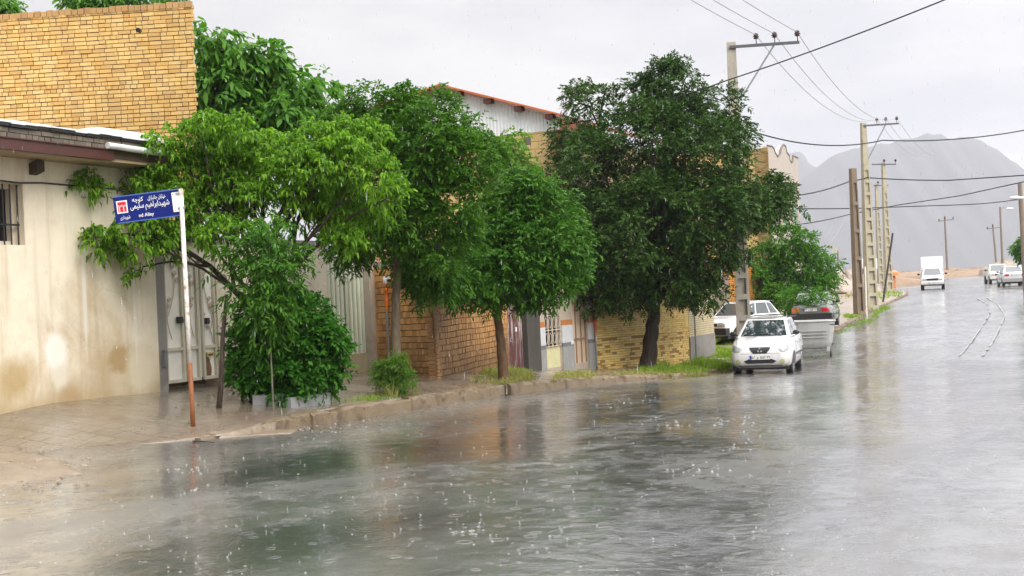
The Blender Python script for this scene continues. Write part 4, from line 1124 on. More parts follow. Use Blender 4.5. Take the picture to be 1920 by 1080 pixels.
grass('grass', m_gr, [([(1240, 700), (1300, 655), (1345, 640), (1400, 655), (1385, 690), (1310, 702)], 9000, .15, .010),
    ([(1285, 672), (1300, 650), (1340, 628), (1350, 640), (1320, 660)], 2600, .34, .016),
    ([(900, 702), (915, 690), (985, 690), (1000, 702), (950, 712)], 1200, .14, .008),
    ([(1560, 628), (1600, 606), (1640, 590), (1652, 596), (1600, 620)], 500, .10, .014),
    ([(1640, 590), (1635, 578), (1665, 574), (1670, 580)], 250, .16, .02), ([(1590, 600), (1580, 592), (1610, 588), (1620, 596)], 250, .14, .018),
    ([(1600, 568), (1610, 552), (1650, 545), (1692, 549), (1690, 556), (1640, 562)], 1100, .14, .025),
    ([(640, 754), (700, 744), (790, 738), (720, 752)], 350, .08, .006), ([(1195, 698), (1200, 688), (1250, 686), (1260, 698)], 900, .2, .008)], 41)
grass('dry_grass', m_dry, [([(880, 718), (900, 700), (990, 700), (1010, 712), (950, 722)], 2200, .13, .008), ([(1030, 716), (1045, 700), (1110, 700), (1125, 710), (1080, 716)], 1400, .10, .008),
    ([(1130, 702), (1200, 692), (1290, 690), (1290, 702), (1200, 706)], 1400, .10, .009), ([(726, 745), (730, 740), (748, 740), (750, 747)], 60, .35, .006), ([(1240, 704), (1360, 690), (1375, 697), (1300, 708)], 1200, .10, .01),
    ([(1575, 560), (1600, 545), (1640, 535), (1660, 545), (1620, 560)], 900, .2, .03)], 42)
# ================================================================== street sign
white_paint = stained('chipped_white', (.78, .76, .72), (.36, .17, .05), 9, .9, .35, .1)
rust = stained('pole_rust', (.26, .085, .02), (.07, .03, .015), 6, .7, .6, .3)
blue = plain('sign_blue', (.004, .014, .15), .5, .08, 4, 0, 0, .2)
bluerim = plain('sign_blue_rim', (.07, .13, .42), .3, .05)
pb = gp(362, 797); D = pb.y
sg = thing('street_sign', 'blue alley name sign on a white pole rusted orange at the foot', 'street sign', pb)
toppt = at(339, 354, D) - pb
lean = Vector((toppt.x, 0, 0)) / toppt.z
HP = toppt.z
def pz(z): return Vector((toppt.x * z / HP, 0, z))
MB().tube([pz(-.1), pz(.2), pz(.78)], .03, 12).build('pole_foot', rust, sg, True)
MB().tube([pz(.78), pz(HP * .5), pz(HP)], .0285, 12).build('pole', white_paint, sg, True)
c00, c10 = at(213, 369, D - .06) - pb, at(333, 353, D - .05) - pb       # top-left, top-right
c01, c11 = at(218, 420, D - .06) - pb, at(339, 409, D - .05) - pb
ax = (c10 - c00); ax.y = .06; Ws = ax.length; ax.normalize()
ay = (c00 - c01); ay.y = 0; Hs = ay.length; ay = (ay - ax * ay.dot(ax)).normalized()
az = ax.cross(ay)                                     # towards the camera
Ms = Matrix(((ax.x, ay.x, az.x, c01.x), (ax.y, ay.y, az.y, c01.y), (ax.z, ay.z, az.z, c01.z), (0, 0, 0, 1)))
pn = MB(); pn.prism([(0, .02), (.03, 0), (Ws, 0), (Ws, Hs), (0, Hs)], c01, ax, ay, az * -.02)
panel = pn.build('sign_panel', blue, sg)
rm = MB(); rm.obox(c01 + ay * (Hs - .014) + az * .0005, ax * Ws, ay * .014, az * .006); rm.obox(c01 + ax * .03 + az * .0005, ax * (Ws - .03), ay * .012, az * .006)
rm.build('rim', bluerim, panel)
wl_ = plain('sign_white', (.85, .85, .86), .35, .03); redl = plain('sign_red', (.62, .012, .03), .3, .05)
def LT(nm, txt, x0, x1, y0, y1, mat=wl_, bold=.002, z=.003):       # lettering fitted into a box given as fractions of the panel
    o = lettering(nm, txt, .1, mat, panel, Matrix.Identity(4), 'CENTER', bold)
    co = np.array([v.co[:] for v in o.data.vertices]); lo, hi = co.min(0), co.max(0)
    o.data.transform(Ms @ Matrix.Translation((x0 * Ws, y0 * Hs, z)) @ Matrix.Diagonal(((x1 - x0) * Ws / (hi[0] - lo[0]), (y1 - y0) * Hs / (hi[1] - lo[1]), 1, 1)) @ Matrix.Translation((-lo[0], -lo[1], 0)))
    return o
LT('lettering', fa('کوچه'), .285, .455, .66, .88, bold=.0006)
LT('lettering', fa('خیابان جانبازان'), .525, .80, .69, .88, bold=.0006)
LT('lettering', fa('شهیدابراهیم سلیمی'), .245, .845, .36, .68, bold=.0006)
LT('lettering', 'nd Alley', .36, .59, .10, .27, bold=.0006)
LT('lettering', fa('شهرداری'), .075, .225, .10, .27, bold=.0006)
q = MB().prism([(.04 * Ws, .36 * Hs), (.205 * Ws, .36 * Hs), (.205 * Ws, .82 * Hs), (.04 * Ws, .82 * Hs)], c01 + az * .001, ax, ay, az * .002); q.build('number_frame', wl_, panel)
q = MB().prism([(.058 * Ws, .405 * Hs), (.187 * Ws, .405 * Hs), (.187 * Ws, .775 * Hs), (.058 * Ws, .775 * Hs)], c01 + az * .0035, ax, ay, az * .001); q.build('number_field', redl, panel)
LT('number', '۳۲', .068, .177, .43, .67, z=.006, bold=.0006)
bp = MB().obox(c01 + ax * (Ws * .895) + ay * (Hs * .16) + az * .001, ax * (Ws * .155), ay * (Hs * .72), az * .012)
bp.build('bracket_plate', plain('bracket_white', (.82, .82, .80), .35, .06), sg)
for y in (.24, .78): MB().obox(c01 + ax * (Ws * .97) + ay * (Hs * y) + az * .012, ax * (Ws * .10), ay * (Hs * .08), az * .012).build('clamp', plain('zinc', (.45, .45, .46), .3, .2, metallic=.8), sg)
for x, y in ((.915, .82), (.96, .82), (.92, .22)): MB().lathe(c01 + ax * (Ws * x) + ay * (Hs * y) + az * .013, az, [(.006, 0), (.006, .004), (.003, .006)], 8).build('bolt', rust, sg)

# bark stake and bed edging
p = gp(409, 766); D = p.y
st_ = MB(); q = at(425, 552, D) - p
st_.tube([(0, 0, -.1), (q.x * .3 + .015, 0, q.z * .3), (q.x * .62 - .015, .02, q.z * .62), (q.x, 0, q.z)], [.04, .036, .03, .022], 10)
o = st_.build('bark_stake', bark('stake_bark', (.10, .075, .06), (.025, .018, .014)), smooth=True); o.location = p
tag(o, 'rough dark wooden stake standing in the pavement left of the leafy bush', 'stake')
for (ua, va, ub, vb, lab) in ((474, 761, 536, 762, 'left grey concrete edging block at the foot of the leafy bush'), (546, 766, 620, 757, 'right pale concrete edging block at the foot of the leafy bush')):
    a, b = gp(ua, va), gp(ub, vb); d = b - a; d.z = 0; nn = Vector((-d.y, d.x, 0)).normalized()
    mb = MB(); mb.obox((0, 0, -.1), d, nn * .1, (0, 0, .24)); mb.obox(nn * .01 + Vector((0, 0, .14)) , d, nn * .08, (0, 0, .008))
    o = mb.build('edging_block', stained('edging_concrete', (.27, .275, .28), (.15, .14, .13), 2.5, .6, .4, .3)); o.location = a
    tag(o, lab, 'kerb block', 'edging blocks round the bush bed')

# ================================================================== vehicles (local frame: +y is the front, x to the car's right, z up)
def carpaint(name, col, rough=.22):
    if name in MATS: return MATS[name]
    t = NT(name); v = t.coord()
    c = t.mix(t.maprange(t.noise(v, 3, 5, .6), .45, .75, 0, .22), col, tuple(x * .72 + .03 for x in col))
    sx = t.n('ShaderNodeSeparateXYZ'); t.l(v, sx.inputs[0])         # road dirt thrown up along the sills
    c = t.mix(t.maprange(t.math('ADD', sx.outputs[2], t.math('MULTIPLY', t.noise(v, 6, 5, .65), .5)), .45, .85, .6, 0), c, (.22, .19, .15))
    t.set(Base_Color=c, Roughness=rough, Coat_Weight=.8, Coat_Roughness=.06); MATS[name] = t.m; return t.m
glassm = NT('car_glass'); glassm.set(Base_Color=(.03, .045, .048), Roughness=.04, Specular_IOR_Level=.9, Coat_Weight=1.0, Coat_Roughness=.03); glassm = glassm.m
tyrem = plain('tyre_rubber', (.022, .022, .023), .6, .2)
rimm = plain('wheel_rim', (.40, .40, .41), .35, .2, metallic=.6)
plast = plain('black_plastic', (.02, .02, .022), .4, .15)
lampc = plain('lamp_clear', (.40, .42, .43), .10, .4, 14, metallic=.3)
lampr = plain('lamp_red', (.42, .012, .02), .15, .15)
lampa = plain('lamp_amber', (.65, .17, .03), .15, .15)
foglamp = plain('fog_lamp', (.42, .44, .22), .15, .2)
platew = plain('plate_white', (.75, .75, .74), .4, .04); plateb = plain('plate_blue', (.02, .06, .35), .4, .04); platek = plain('plate_ink', (.03, .03, .04), .5, .04)
chrome = plain('chrome', (.75, .76, .78), .12, .05, metallic=1)
def ring(y, w, zb, zt, fl=.10):
    h = zt - zb
    half = [(0, zb), (w * .72, zb), (w * .95, zb + .05), (w * .995, zb + h * .28), (w, zb + h * .55), (w * (1 - fl * .35), zb + h * .82), (w * (1 - fl), zt - .012), (w * .55, zt + .012), (0, zt + .02)]
    return [(x, y, z) for x, z in half] + [(-x, y, z) for x, z in half[-2:0:-1]]
def hull(name, stations, mat, parent, fl=.10):
    mb = MB(); rings = [ring(*s, fl) for s in stations]; n = len(rings[0])
    vs = [p for r_ in rings for p in r_]; fs = []
    for i in range(len(rings) - 1):
        for k in range(n): fs.append((i * n + k, i * n + (k + 1) % n, (i + 1) * n + (k + 1) % n, (i + 1) * n + k))
    fs.append(tuple(range(n))); fs.append(tuple((len(rings) - 1) * n + k for k in range(n)))
    o = mb.add(vs, fs).build(name, mat, parent, True)
    md = o.modifiers.new('s', 'SUBSURF'); md.levels = 2; md.render_levels = 2
    dg = bpy.context.evaluated_depsgraph_get(); me = bpy.data.meshes.new_from_object(o.evaluated_get(dg))
    o.modifiers.clear(); o.data = me
    bvh = BVHTree.FromPolygons([v.co.copy() for v in me.vertices], [tuple(p.vertices) for p in me.polygons])
    return o, bvh
def decal(bvh, poly, axis, off=.006, thick=0.0):      # outline projected onto the shell: axis 'f' front, 'b' back, 'r'/'l' sides, 't' top
    mb = MB(); n = len(poly); cx = sum(p[0] for p in poly) / n; cy = sum(p[1] for p in poly) / n
    fine = []
    for i in range(n):
        a, b = poly[i], poly[(i + 1) % n]
        for k in range(3): fine.append((a[0] + (b[0] - a[0]) * k / 3, a[1] + (b[1] - a[1]) * k / 3))
    m = len(fine); vs = []
    def hit(a, b):
        o, d = {'f': ((a, 5, b), (0, -1, 0)), 'b': ((a, -5, b), (0, 1, 0)), 'r': ((5, a, b), (-1, 0, 0)), 'l': ((-5, a, b), (1, 0, 0)), 't': ((a, b, 5), (0, 0, -1))}[axis]
        h = bvh.ray_cast(Vector(o), Vector(d))
        if h[0] is None: return None
        return h[0] - Vector(d) * off
    last = Vector((cx, cy, 0))
    for q in (1, .8, .6, .4, .2):
        for (a, b) in fine:
            p = hit(cx + (a - cx) * q, cy + (b - cy) * q)
            if p is None: p = vs[-1] if vs else hit(cx, cy) or Vector((0, 0, 0))
            vs.append(p)
    fs = []
    for r_ in range(4):
        for i in range(m): fs.append((r_ * m + i, r_ * m + (i + 1) % m, (r_ + 1) * m + (i + 1) % m, (r_ + 1) * m + i))
    fs.append(tuple(4 * m + i for i in range(m)))
    mb.add(vs, fs); return mb
def circ_poly(cx, cy, rx, ry=None, n=16): return [(cx + rx * math.cos(2 * math.pi * i / n), cy + (ry or rx) * math.sin(2 * math.pi * i / n)) for i in range(n)]
def inset(q, l, r, b, t, off):        # panel inside a quad bl, br, tr, tl with margins as fractions
    bl, br, tr_, tl_ = map(Vector, q)
    f = lambda x, y: (bl.lerp(br, x)).lerp(tl_.lerp(tr_, x), y)
    n = (br - bl).cross(tl_ - bl).normalized() * off
    return [f(l, b) + n, f(1 - r, b) + n, f(1 - r, 1 - t) + n, f(l, 1 - t) + n]
def wheel(parent, x, y, r, w, side):
    wh = MB().lathe((x - w / 2, y, r), (1, 0, 0), [(r * .62, 0), (r * .93, .0), (r, .03), (r, w - .03), (r * .93, w), (r * .62, w)], 28).build('wheel', tyrem, parent, False)
    xo = x + side * (w / 2 + .002)
    rm_ = MB().lathe((xo, y, r), (side, 0, 0), [(0, -.03), (r * .60, -.03), (r * .64, .004), (r * .6, .006), (r * .57, -.015), (.05, -.012), (.045, .006), (0, .008)], 24)
    for k in range(6):
        a = k * math.pi / 3; rm_.bar((xo + side * -.004, y + .04 * math.cos(a), r + .04 * math.sin(a)), (xo + side * -.004, y + r * .58 * math.cos(a), r + r * .58 * math.sin(a)), .05, .014)
    rm_.build('rim', rimm, wh)
    return wh
def greenhouse(parent, mat, base, top, crown_z=.03, open_back=False):
    # base / top: [(x, y, z)] right side, front to rear
    nb = len(base)
    mb = MB()
    B = [Vector(p) for p in base]; T_ = [Vector(p) for p in top]
    mir = lambda p: Vector((-p.x, p.y, p.z))
    vs = B + T_ + [mir(p) for p in B] + [mir(p) for p in T_]
    fs = []
    for i in range(nb - 1):
        fs.append((i, i + 1, nb + i + 1, nb + i)); fs.append((2 * nb + i, 3 * nb + i, 3 * nb + i + 1, 2 * nb + i + 1))
    fs.append((0, nb, 3 * nb, 2 * nb)); fs.append((nb - 1, 3 * nb - 1, 4 * nb - 1, 2 * nb - 1))
    k = len(vs); cen = []
    for i in range(nb):
        c = (T_[i] + mir(T_[i])) / 2; c.z += crown_z; vs.append(c)
    for i in range(nb - 1):
        fs.append((nb + i, nb + i + 1, k + i + 1, k + i)); fs.append((3 * nb + i, k + i, k + i + 1, 3 * nb + i + 1))
    fs.append((nb, k, 3 * nb)); fs.append((2 * nb - 1, 4 * nb - 1, k + nb - 1))
    o = mb.add(vs, fs).build('cabin', mat, parent)
    bm = bmesh.new(); bm.from_mesh(o.data)
    bmesh.ops.bevel(bm, geom=[e for e in bm.edges if e.calc_face_angle(0) > .25 and max(v.co.z for v in e.verts) > min(p.z for p in B) + .05], offset=.035, segments=3, affect='EDGES', profile=.6)
    bm.to_mesh(o.data); bm.free()
    for p in o.data.polygons: p.use_smooth = True
    return B, T_, mir
def pane(name, quad, mat, parent, thick=.0):
    MB().add(quad, [(0, 1, 2, 3)]).build(name, mat, parent)
def number_plate(parent, y, z, side, txt, w=.52, h=.11, name='number_plate', x=0.0):
    s = 1 if side == 'f' else -1
    pl_ = MB().box(x - w / 2, x + w / 2, min(y, y + s * .012), max(y, y + s * .012), z - h / 2, z + h / 2).build(name, platew, parent)
    rx = Vector((-s, 0, 0)); M = Matrix(((rx.x, 0, 0, 0), (0, 0, s, 0), (0, 1, 0, 0), (0, 0, 0, 1)))
    c = Vector((x, y + s * .0135, z))
    MB().obox(c + rx * (-w / 2 + .003) + Vector((0, -.001 * s, -h / 2 + .003)), rx * .045, Vector((0, s * .0015, 0)), Vector((0, 0, h - .006))).build('plate_band', plateb, pl_)
    lettering('plate_number', txt, h * .95, platek, pl_, Matrix.Translation(c + rx * .02) @ M, 'CENTER', .0015, 1.0)
    return pl_
def saloon(label, cat, loc, rot, paint, st, base, top, r, wy, group='cars parked along the street', name='parked_car', arches=True, trim=True, fl=.10, wt=.76):
    c = thing(name, label, cat, loc, rot, group)
    body, bvh = hull('body', st, paint, c, fl)
    B, T_, mir = greenhouse(c, paint, base, top)
    n = len(B)
    pane('windscreen', inset((mir(B[0]), B[0], T_[0], mir(T_[0])), .06, .06, .07, .08, -.006), glassm, c)
    pane('rear_window', inset((B[-1], mir(B[-1]), mir(T_[-1]), T_[-1]), .09, .09, .12, .10, -.006), glassm, c)
    for i in range(n - 1):
        l, rr = (.16 if i == 0 else .05), (.22 if i == n - 2 else .05)
        pane('side_window', inset((B[i], B[i + 1], T_[i + 1], T_[i]), l, rr, .10, .12, -.007), glassm, c)
        pane('side_window', inset((mir(B[i + 1]), mir(B[i]), mir(T_[i]), mir(T_[i + 1])), rr, l, .10, .12, -.007), glassm, c)
    for y in wy:
        for s in (1, -1):
            decal(bvh, [(y + (r + .055) * math.cos(a), r + .01 + (r + .055) * math.sin(a)) for a in [math.pi * k / 14 for k in range(15)]] + [(y - r - .055, .22), (y + r + .055, .22)], 'r' if s > 0 else 'l', .004).build('wheel_arch', plast, body)
            wheel(c, s * (wt - .08), y, r, .17, s)
    MB().box(-wt + .08, wt - .08, wy[1] - .5, wy[0] + .5, .17, .30).build('underbody', plast, c)
    for s in (1, -1):
        x = s * (abs(B[0].x) + .13); yy = B[0].y - .28
        mb = MB().ball((x, yy, B[0].z + .10), .095, .05, .065, 12); mb.bar((s * abs(B[0].x) * .97, yy, B[0].z + .05), (x, yy, B[0].z + .08), .04, .03); mb.build('wing_mirror', plast, c, True)
        if trim: decal(bvh, [(wy[1] + r + .12, .50), (wy[0] - r - .12, .50), (wy[0] - r - .12, .555), (wy[1] + r + .12, .555)], 'r' if s > 0 else 'l', .008).build('side_moulding', plast, body)
        for yh in (.25, -.62): decal(bvh, [(yh, .80), (yh + .16, .80), (yh + .16, .83), (yh, .83)], 'r' if s > 0 else 'l', .012).build('door_handle', plast, body)
        for yh in (.68, -.30, -1.02): decal(bvh, [(yh, .36), (yh + .012, .36), (yh + .012, .93), (yh, .93)], 'r' if s > 0 else 'l', .003).build('door_gap', plast, body)
    return c, body, bvh, B, T_, mir

FACE = math.pi - ANG               # pointing back down the street towards the camera
def rotfor(dirv): return math.atan2(-dirv.x, dirv.y)
RF, RB = rotfor(-DS), rotfor(DS)
white = carpaint('white_paint', (.80, .80, .80)); silver = carpaint('silver_paint', (.36, .37, .36)); dkgreen = carpaint('grey_green_paint', (.16, .17, .16)); cream_c = carpaint('cream_paint', (.72, .70, .58)); bluec = carpaint('blue_paint', (.10, .17, .30))
# ---- the white hatchback facing the camera
CD = (DS - DT * .13).normalized()
mid = gp(1432, 700)
loc = mid + CD * 1.28; loc.z = gz(loc) - .012
st = [(1.96, .46, .40, .60), (1.93, .64, .27, .73), (1.80, .755, .20, .845), (1.45, .805, .18, .93), (1.02, .82, .18, 1.0), (.2, .83, .18, 1.02), (-.9, .83, .18, 1.05), (-1.5, .81, .2, 1.06), (-1.82, .75, .26, 1.0), (-1.93, .60, .38, .86)]
base = [(.70, 1.0, .975), (.765, .35, .99), (.77, -.55, 1.0), (.70, -1.72, 1.02)]
top = [(.52, .22, 1.44), (.56, -.1, 1.465), (.565, -.7, 1.47), (.53, -1.35, 1.42)]
c, body, bvh, B, T_, mir = saloon('white hatchback with dark grille facing down the street at the kerb', 'car', loc, rotfor(-CD), white, st, base, top, .285, (1.24, -1.16))
for s in (1, -1):
    f = lambda pts: [(s * x, z) for x, z in pts]
    decal(bvh, f([(.44, .715), (.60, .79), (.735, .84), (.755, .76), (.72, .66), (.62, .62), (.52, .64)]), 'f', .006).build('headlight', lampc, body)
    decal(bvh, [(s * x, z) for x, z in circ_poly(.565, .385, .065)], 'f', .006).build('fog_light', foglamp, body)
gr = decal(bvh, [(-.27, .76), (.27, .76), (.255, .70), (.17, .60), (-.17, .60), (-.255, .70)], 'f', .010).build('grille', plast, body)
gy = 2.02
em = MB()
h = bvh.ray_cast(Vector((0, 5, .68)), Vector((0, -1, 0)))[0]
for a in (90, 210, 330):             # three-lobed badge
    ca, sa = math.cos(R(a)), math.sin(R(a))
    em.prism([(ca * .018 - sa * .0, sa * .018), (ca * .045 - sa * .030, sa * .045 + ca * .030), (ca * .075, sa * .075), (ca * .045 + sa * .030, sa * .045 - ca * .030)], (0, h.y + .014, .68), (1, 0, 0), (0, 0, 1), (0, .012, 0))
em.build('badge', chrome, gr)
decal(bvh, [(-.42, .40), (-.30, .455), (.30, .455), (.42, .40), (.34, .345), (-.34, .345)], 'f', .008).build('air_intake', plast, body)
decal(bvh, [(-.66, .30), (.66, .30), (.66, .262), (-.66, .262)], 'f', .01).build('lower_lip', plain('lip_grey', (.16, .16, .16), .5), body)
hb = bvh.ray_cast(Vector((0, 5, .49)), Vector((0, -1, 0)))[0]
gap = plain('panel_gap', (.10, .10, .11), .6, .1)
for s in (1, -1): decal(bvh, [(s * .60, 1.78), (s * .612, 1.78), (s * .70, 1.05), (s * .688, 1.05)], 't', .002).build('bonnet_gap', gap, body)
decal(bvh, [(-.60, .600), (.60, .600), (.60, .592), (-.60, .592)], 'f', .003).build('bumper_gap', gap, body)
number_plate(c, hb.y + .004, .50, 'f', '۵۸ م ۵۵۱ ۷۱')
wp = MB()
q = inset((mir(B[0]), B[0], T_[0], mir(T_[0])), .06, .06, .07, .08, -.014)
wp.bar(q[0].lerp(q[1], .1), q[0].lerp(q[1], .55) + (q[3] - q[0]) * .07, .02, .012).bar(q[0].lerp(q[1], .5), q[0].lerp(q[1], .93) + (q[3] - q[0]) * .06, .02, .012)
wp.build('wipers', plast, c)
for s in (1, -1): MB().bar((s * .555, .05, 1.475), (s * .55, -1.2, 1.455), .03, .03).build('roof_rail', plast, c)
MB().tube([(0, -.9, 1.49), (0, -1.15, 1.72)], .006, 5).build('aerial', plast, c)

def boxy_stations(L, w, hood=.86, boot=.90):
    h = L / 2
    return [(h, w * .84, .36, .66), (h - .04, w * .93, .28, .76), (h - .16, w * .98, .24, hood - .03), (h - .9, w, .22, hood + .03), (h - 1.15, w, .22, .93), (0, w, .22, .94), (-h + 1.0, w, .22, .94), (-h + .7, w, .24, boot), (-h + .12, w * .97, .26, boot - .02), (-h + .02, w * .92, .32, boot - .10), (-h, w * .86, .38, boot - .22)]
boxy_base = [(.70, .72, .91), (.745, .1, .93), (.745, -.75, .93), (.70, -1.42, .92)]
boxy_top = [(.55, .12, 1.40), (.575, -.1, 1.425), (.575, -.7, 1.425), (.55, -1.02, 1.39)]
# ---- white car half hidden by the power pole
p = gp(1400, 650); loc = W(-12.15, 44.9); loc.z = gz(loc)
c, body, bvh, B, T_, mir = saloon('white boxy car parked on the verge, half hidden behind the concrete power pole', 'car', loc, rotfor((-DS - DT * .42).normalized()), white, boxy_stations(3.6, .79), boxy_base, boxy_top, .275, (1.12, -1.15))
for s in (1, -1): decal(bvh, [(s * .40, .60), (s * .68, .60), (s * .70, .74), (s * .40, .74)], 'f', .008).build('headlight', lampc, body)
decal(bvh, [(-.38, .61), (.38, .61), (.38, .72), (-.38, .72)], 'f', .008).build('grille', plast, body)
MB().box(-.80, .80, 1.66, 1.87, .32, .55).build('front_bumper', plast, c)
number_plate(c, 1.872, .45, 'f', '۱۳ ب ۲۴۷ ۱۴')
# ---- dark sedan seen from behind
loc = gp(1514, 619) + DS * 1.7; loc.z = gz(loc)
c, body, bvh, B, T_, mir = saloon('grey-green sedan with black bumper seen from behind under the round tree', 'car', loc, rotfor((DS + DT * -.10).normalized()), dkgreen, boxy_stations(3.95, .81, .86, .95), boxy_base, boxy_top, .285, (1.2, -1.2))
def rear_fit(c, body, bvh, L, plate, left, right, z0=.66, z1=.80, bz=(.30, .58), bw=.80, bm_=plast, strip=None):
    h = L / 2
    for s, m in ((1, right), (-1, left)):
        decal(bvh, [(s * .42, z0), (s * .70, z0), (s * .71, z1), (s * .42, z1)], 'b', .008).build('tail_light', m, body)
    if strip: decal(bvh, [(-.41, z0), (.41, z0), (.41, z1), (-.41, z1)], 'b', .006).build('boot_panel', strip, body)
    bb_ = MB().box(-bw, bw, -h - .07, -h + .16, *bz); bb_.box(-bw * .9, bw * .9, -h - .085, -h - .07, bz[1] - .09, bz[1] - .04); bb_.build('rear_bumper', bm_, c)
    hb = bvh.ray_cast(Vector((0, -5, (z0 + z1) / 2)), Vector((0, 1, 0)))[0]
    number_plate(c, hb.y - .01, (z0 + z1) / 2, 'b', plate)
rear_fit(c, body, bvh, 3.95, '۴۴ د ۳۱۸ ۷۱', lampa, lampr, .66, .82, (.24, .60), .82)
MB().lathe((.5, -1.95, .27), (0, -1, 0), [(.03, 0), (.03, .12), (.02, .12)], 10).build('exhaust', rimm, c)
# ---- silver sedan and neighbours far up the road
loc = at(1893, 536, 91); loc.z = gz(loc); loc = loc + DS * 1.9
loc.z = gz(loc)
c, body, bvh, B, T_, mir = saloon('silver-white sedan with red tail lights parked far up the road, seen from behind', 'car', loc, rotfor((DS + DT * -.2).normalized()), carpaint('pale_silver', (.60, .61, .63)), boxy_stations(4.3, .83, .88, .98), [(.72, .85, .93), (.76, .1, .95), (.76, -.75, .95), (.72, -1.5, .95)], [(.56, .2, 1.42), (.585, -.1, 1.44), (.585, -.75, 1.44), (.56, -1.05, 1.41)], .29, (1.3, -1.3), wt=.79)
rear_fit(c, body, bvh, 4.3, '۷۲ س ۵۱۶ ۷۱', lampr, lampr, .70, .86, (.30, .55), .83, carpaint('bumper_grey', (.40, .40, .42)))
loc = at(1935, 533, 97); loc.z = gz(loc)
c, body, bvh, B, T_, mir = saloon('blue car cut by the right edge, beside the silver sedan', 'car', loc + DS * 1.5, rotfor((DS + DT * -.2).normalized()), bluec, boxy_stations(4.1, .81), boxy_base, boxy_top, .285, (1.2, -1.2))
rear_fit(c, body, bvh, 4.1, '۲۸ ق ۶۳۳ ۷۱', lampr, lampr)

# ---- pickups
def pickup(label, loc, rot, paint, boxed):
    c = thing('pickup_truck', label, 'pickup truck', loc, rot, 'pickup trucks up the road')
    st = [(2.2, .66, .42, .74), (2.16, .76, .32, .86), (2.0, .80, .28, .92), (1.2, .82, .26, 1.0), (.9, .82, .26, 1.02), (0, .82, .26, 1.02), (-.55, .82, .26, 1.02), (-.6, .80, .28, .98)]
    body, bvh = hull('body', st, paint, c, .08)
    B, T_, mir = greenhouse(c, paint, [(.72, .95, 1.0), (.76, .4, 1.02), (.74, -.5, 1.02)], [(.58, .45, 1.58), (.60, .2, 1.61), (.60, -.45, 1.60)])
    pane('windscreen', inset((mir(B[0]), B[0], T_[0], mir(T_[0])), .06, .06, .07, .08, -.006), glassm, c)
    pane('rear_window', inset((B[-1], mir(B[-1]), mir(T_[-1]), T_[-1]), .12, .12, .15, .12, -.006), glassm, c)
    pane('side_window', inset((B[1], B[2], T_[2], T_[1]), .08, .12, .1, .12, -.007), glassm, c)
    pane('side_window', inset((mir(B[2]), mir(B[1]), mir(T_[1]), mir(T_[2])), .12, .08, .1, .12, -.007), glassm, c)
    bed = MB(); bed.box(-.8, .8, -2.3, -.62, .62, .72)
    for s in (1, -1): bed.box(s * .8 - .03, s * .8 + .03, -2.3, -.62, .72, 1.12)
    bed.box(-.77, .77, -2.3, -2.24, .72, 1.12).box(-.77, .77, -.68, -.62, .72, 1.2); bed.build('cargo_bed', paint, c)
    for y in (1.45, -1.45):
        for s in (1, -1):
            wheel(c, s * .70, y, .32, .18, s)
            MB().lathe((s * .825 - .0, y, .33), (s, 0, 0), [(.0, -.05), (.39, -.05), (.39, -.002), (0, -.002)], 20).build('wheel_arch', plast, c)
    MB().box(-.62, .62, -2.2, 2.0, .28, .60).build('chassis', plast, c)
    for s in (1, -1):
        decal(bvh, [(s * .45, .66), (s * .68, .66), (s * .68, .82), (s * .45, .82)], 'f', .008).build('headlight', lampc, body)
        MB().box(s * .70 - .08, s * .70 + .08, -2.335, -2.30, .74, .98).build('tail_light', lampr, c)
        mb = MB().ball((s * .95, .75, 1.14), .10, .05, .08, 10); mb.bar((s * .74, .75, 1.08), (s * .92, .75, 1.12), .04, .03); mb.build('wing_mirror', plast, c, True)
    decal(bvh, [(-.42, .66), (.42, .66), (.42, .82), (-.42, .82)], 'f', .008).build('grille', plast, body)
    MB().box(-.80, .80, 2.08, 2.26, .40, .56).build('front_bumper', plain('bumper_white', (.62, .62, .6), .4), c)
    number_plate(c, 2.262, .48, 'f', '۶۱ ن ۴۲۵ ۷۱')
    if boxed:
        bx = MB(); bx.box(-.78, .78, -2.28, -.2, 1.125, 2.42)
        o = bx.build('cargo_box', carpaint('box_white', (.82, .82, .83), .4), c)
        bm = bmesh.new(); bm.from_mesh(o.data); bmesh.ops.bevel(bm, geom=bm.edges[:], offset=.03, segments=2, affect='EDGES'); bm.to_mesh(o.data); bm.free()
    return c
loc = at(1742, 543, 92.0); loc.z = gz(loc)
pickup('white pickup with a tall white cargo box driving towards the camera up the road', loc + DS * 2.2, rotfor((-DS + DT * .12).normalized()), white, True)
loc = at(1866, 527, 104); loc.z = gz(loc); 
pickup('cream pickup with an open bed parked beyond the silver sedan', loc + DS * 2, rotfor((-DS + DT * .2).normalized()), cream_c, False)

# ================================================================== galvanised rubbish container on castors
p = gp(1528, 662); bl = at(1527, 655, 39.8); bl.z = gz(bl)
bn = thing('rubbish_container', 'galvanised steel rubbish container on castors at the kerb behind the white hatchback', 'bin', bl, rotfor((-DS + DT * .22).normalized()))
galv = stained('galvanised_steel', (.56, .57, .57), (.42, .42, .41), 2.5, .6, .32, .05)
galv.node_tree.nodes['Principled BSDF'].inputs['Metallic'].default_value = .2
prof = []
for z, w, l in ((.27, .42, .30), (.32, .50, .37), (.5, .56, .43), (.9, .62, .485), (1.12, .655, .515)): prof.append((z, w, l))
mb = MB(); vs = []; n = 28
for z, w, l in prof:
    for k in range(n):
        a = 2 * math.pi * k / n; ca, sa = math.cos(a), math.sin(a)
        e = .28; x = w * math.copysign(abs(ca) ** e, ca); y = l * math.copysign(abs(sa) ** e, sa)
        vs.append((x, y, z))
fs = [(i * n + k, i * n + (k + 1) % n, (i + 1) * n + (k + 1) % n, (i + 1) * n + k) for i in range(len(prof) - 1) for k in range(n)] + [tuple(range(n))]
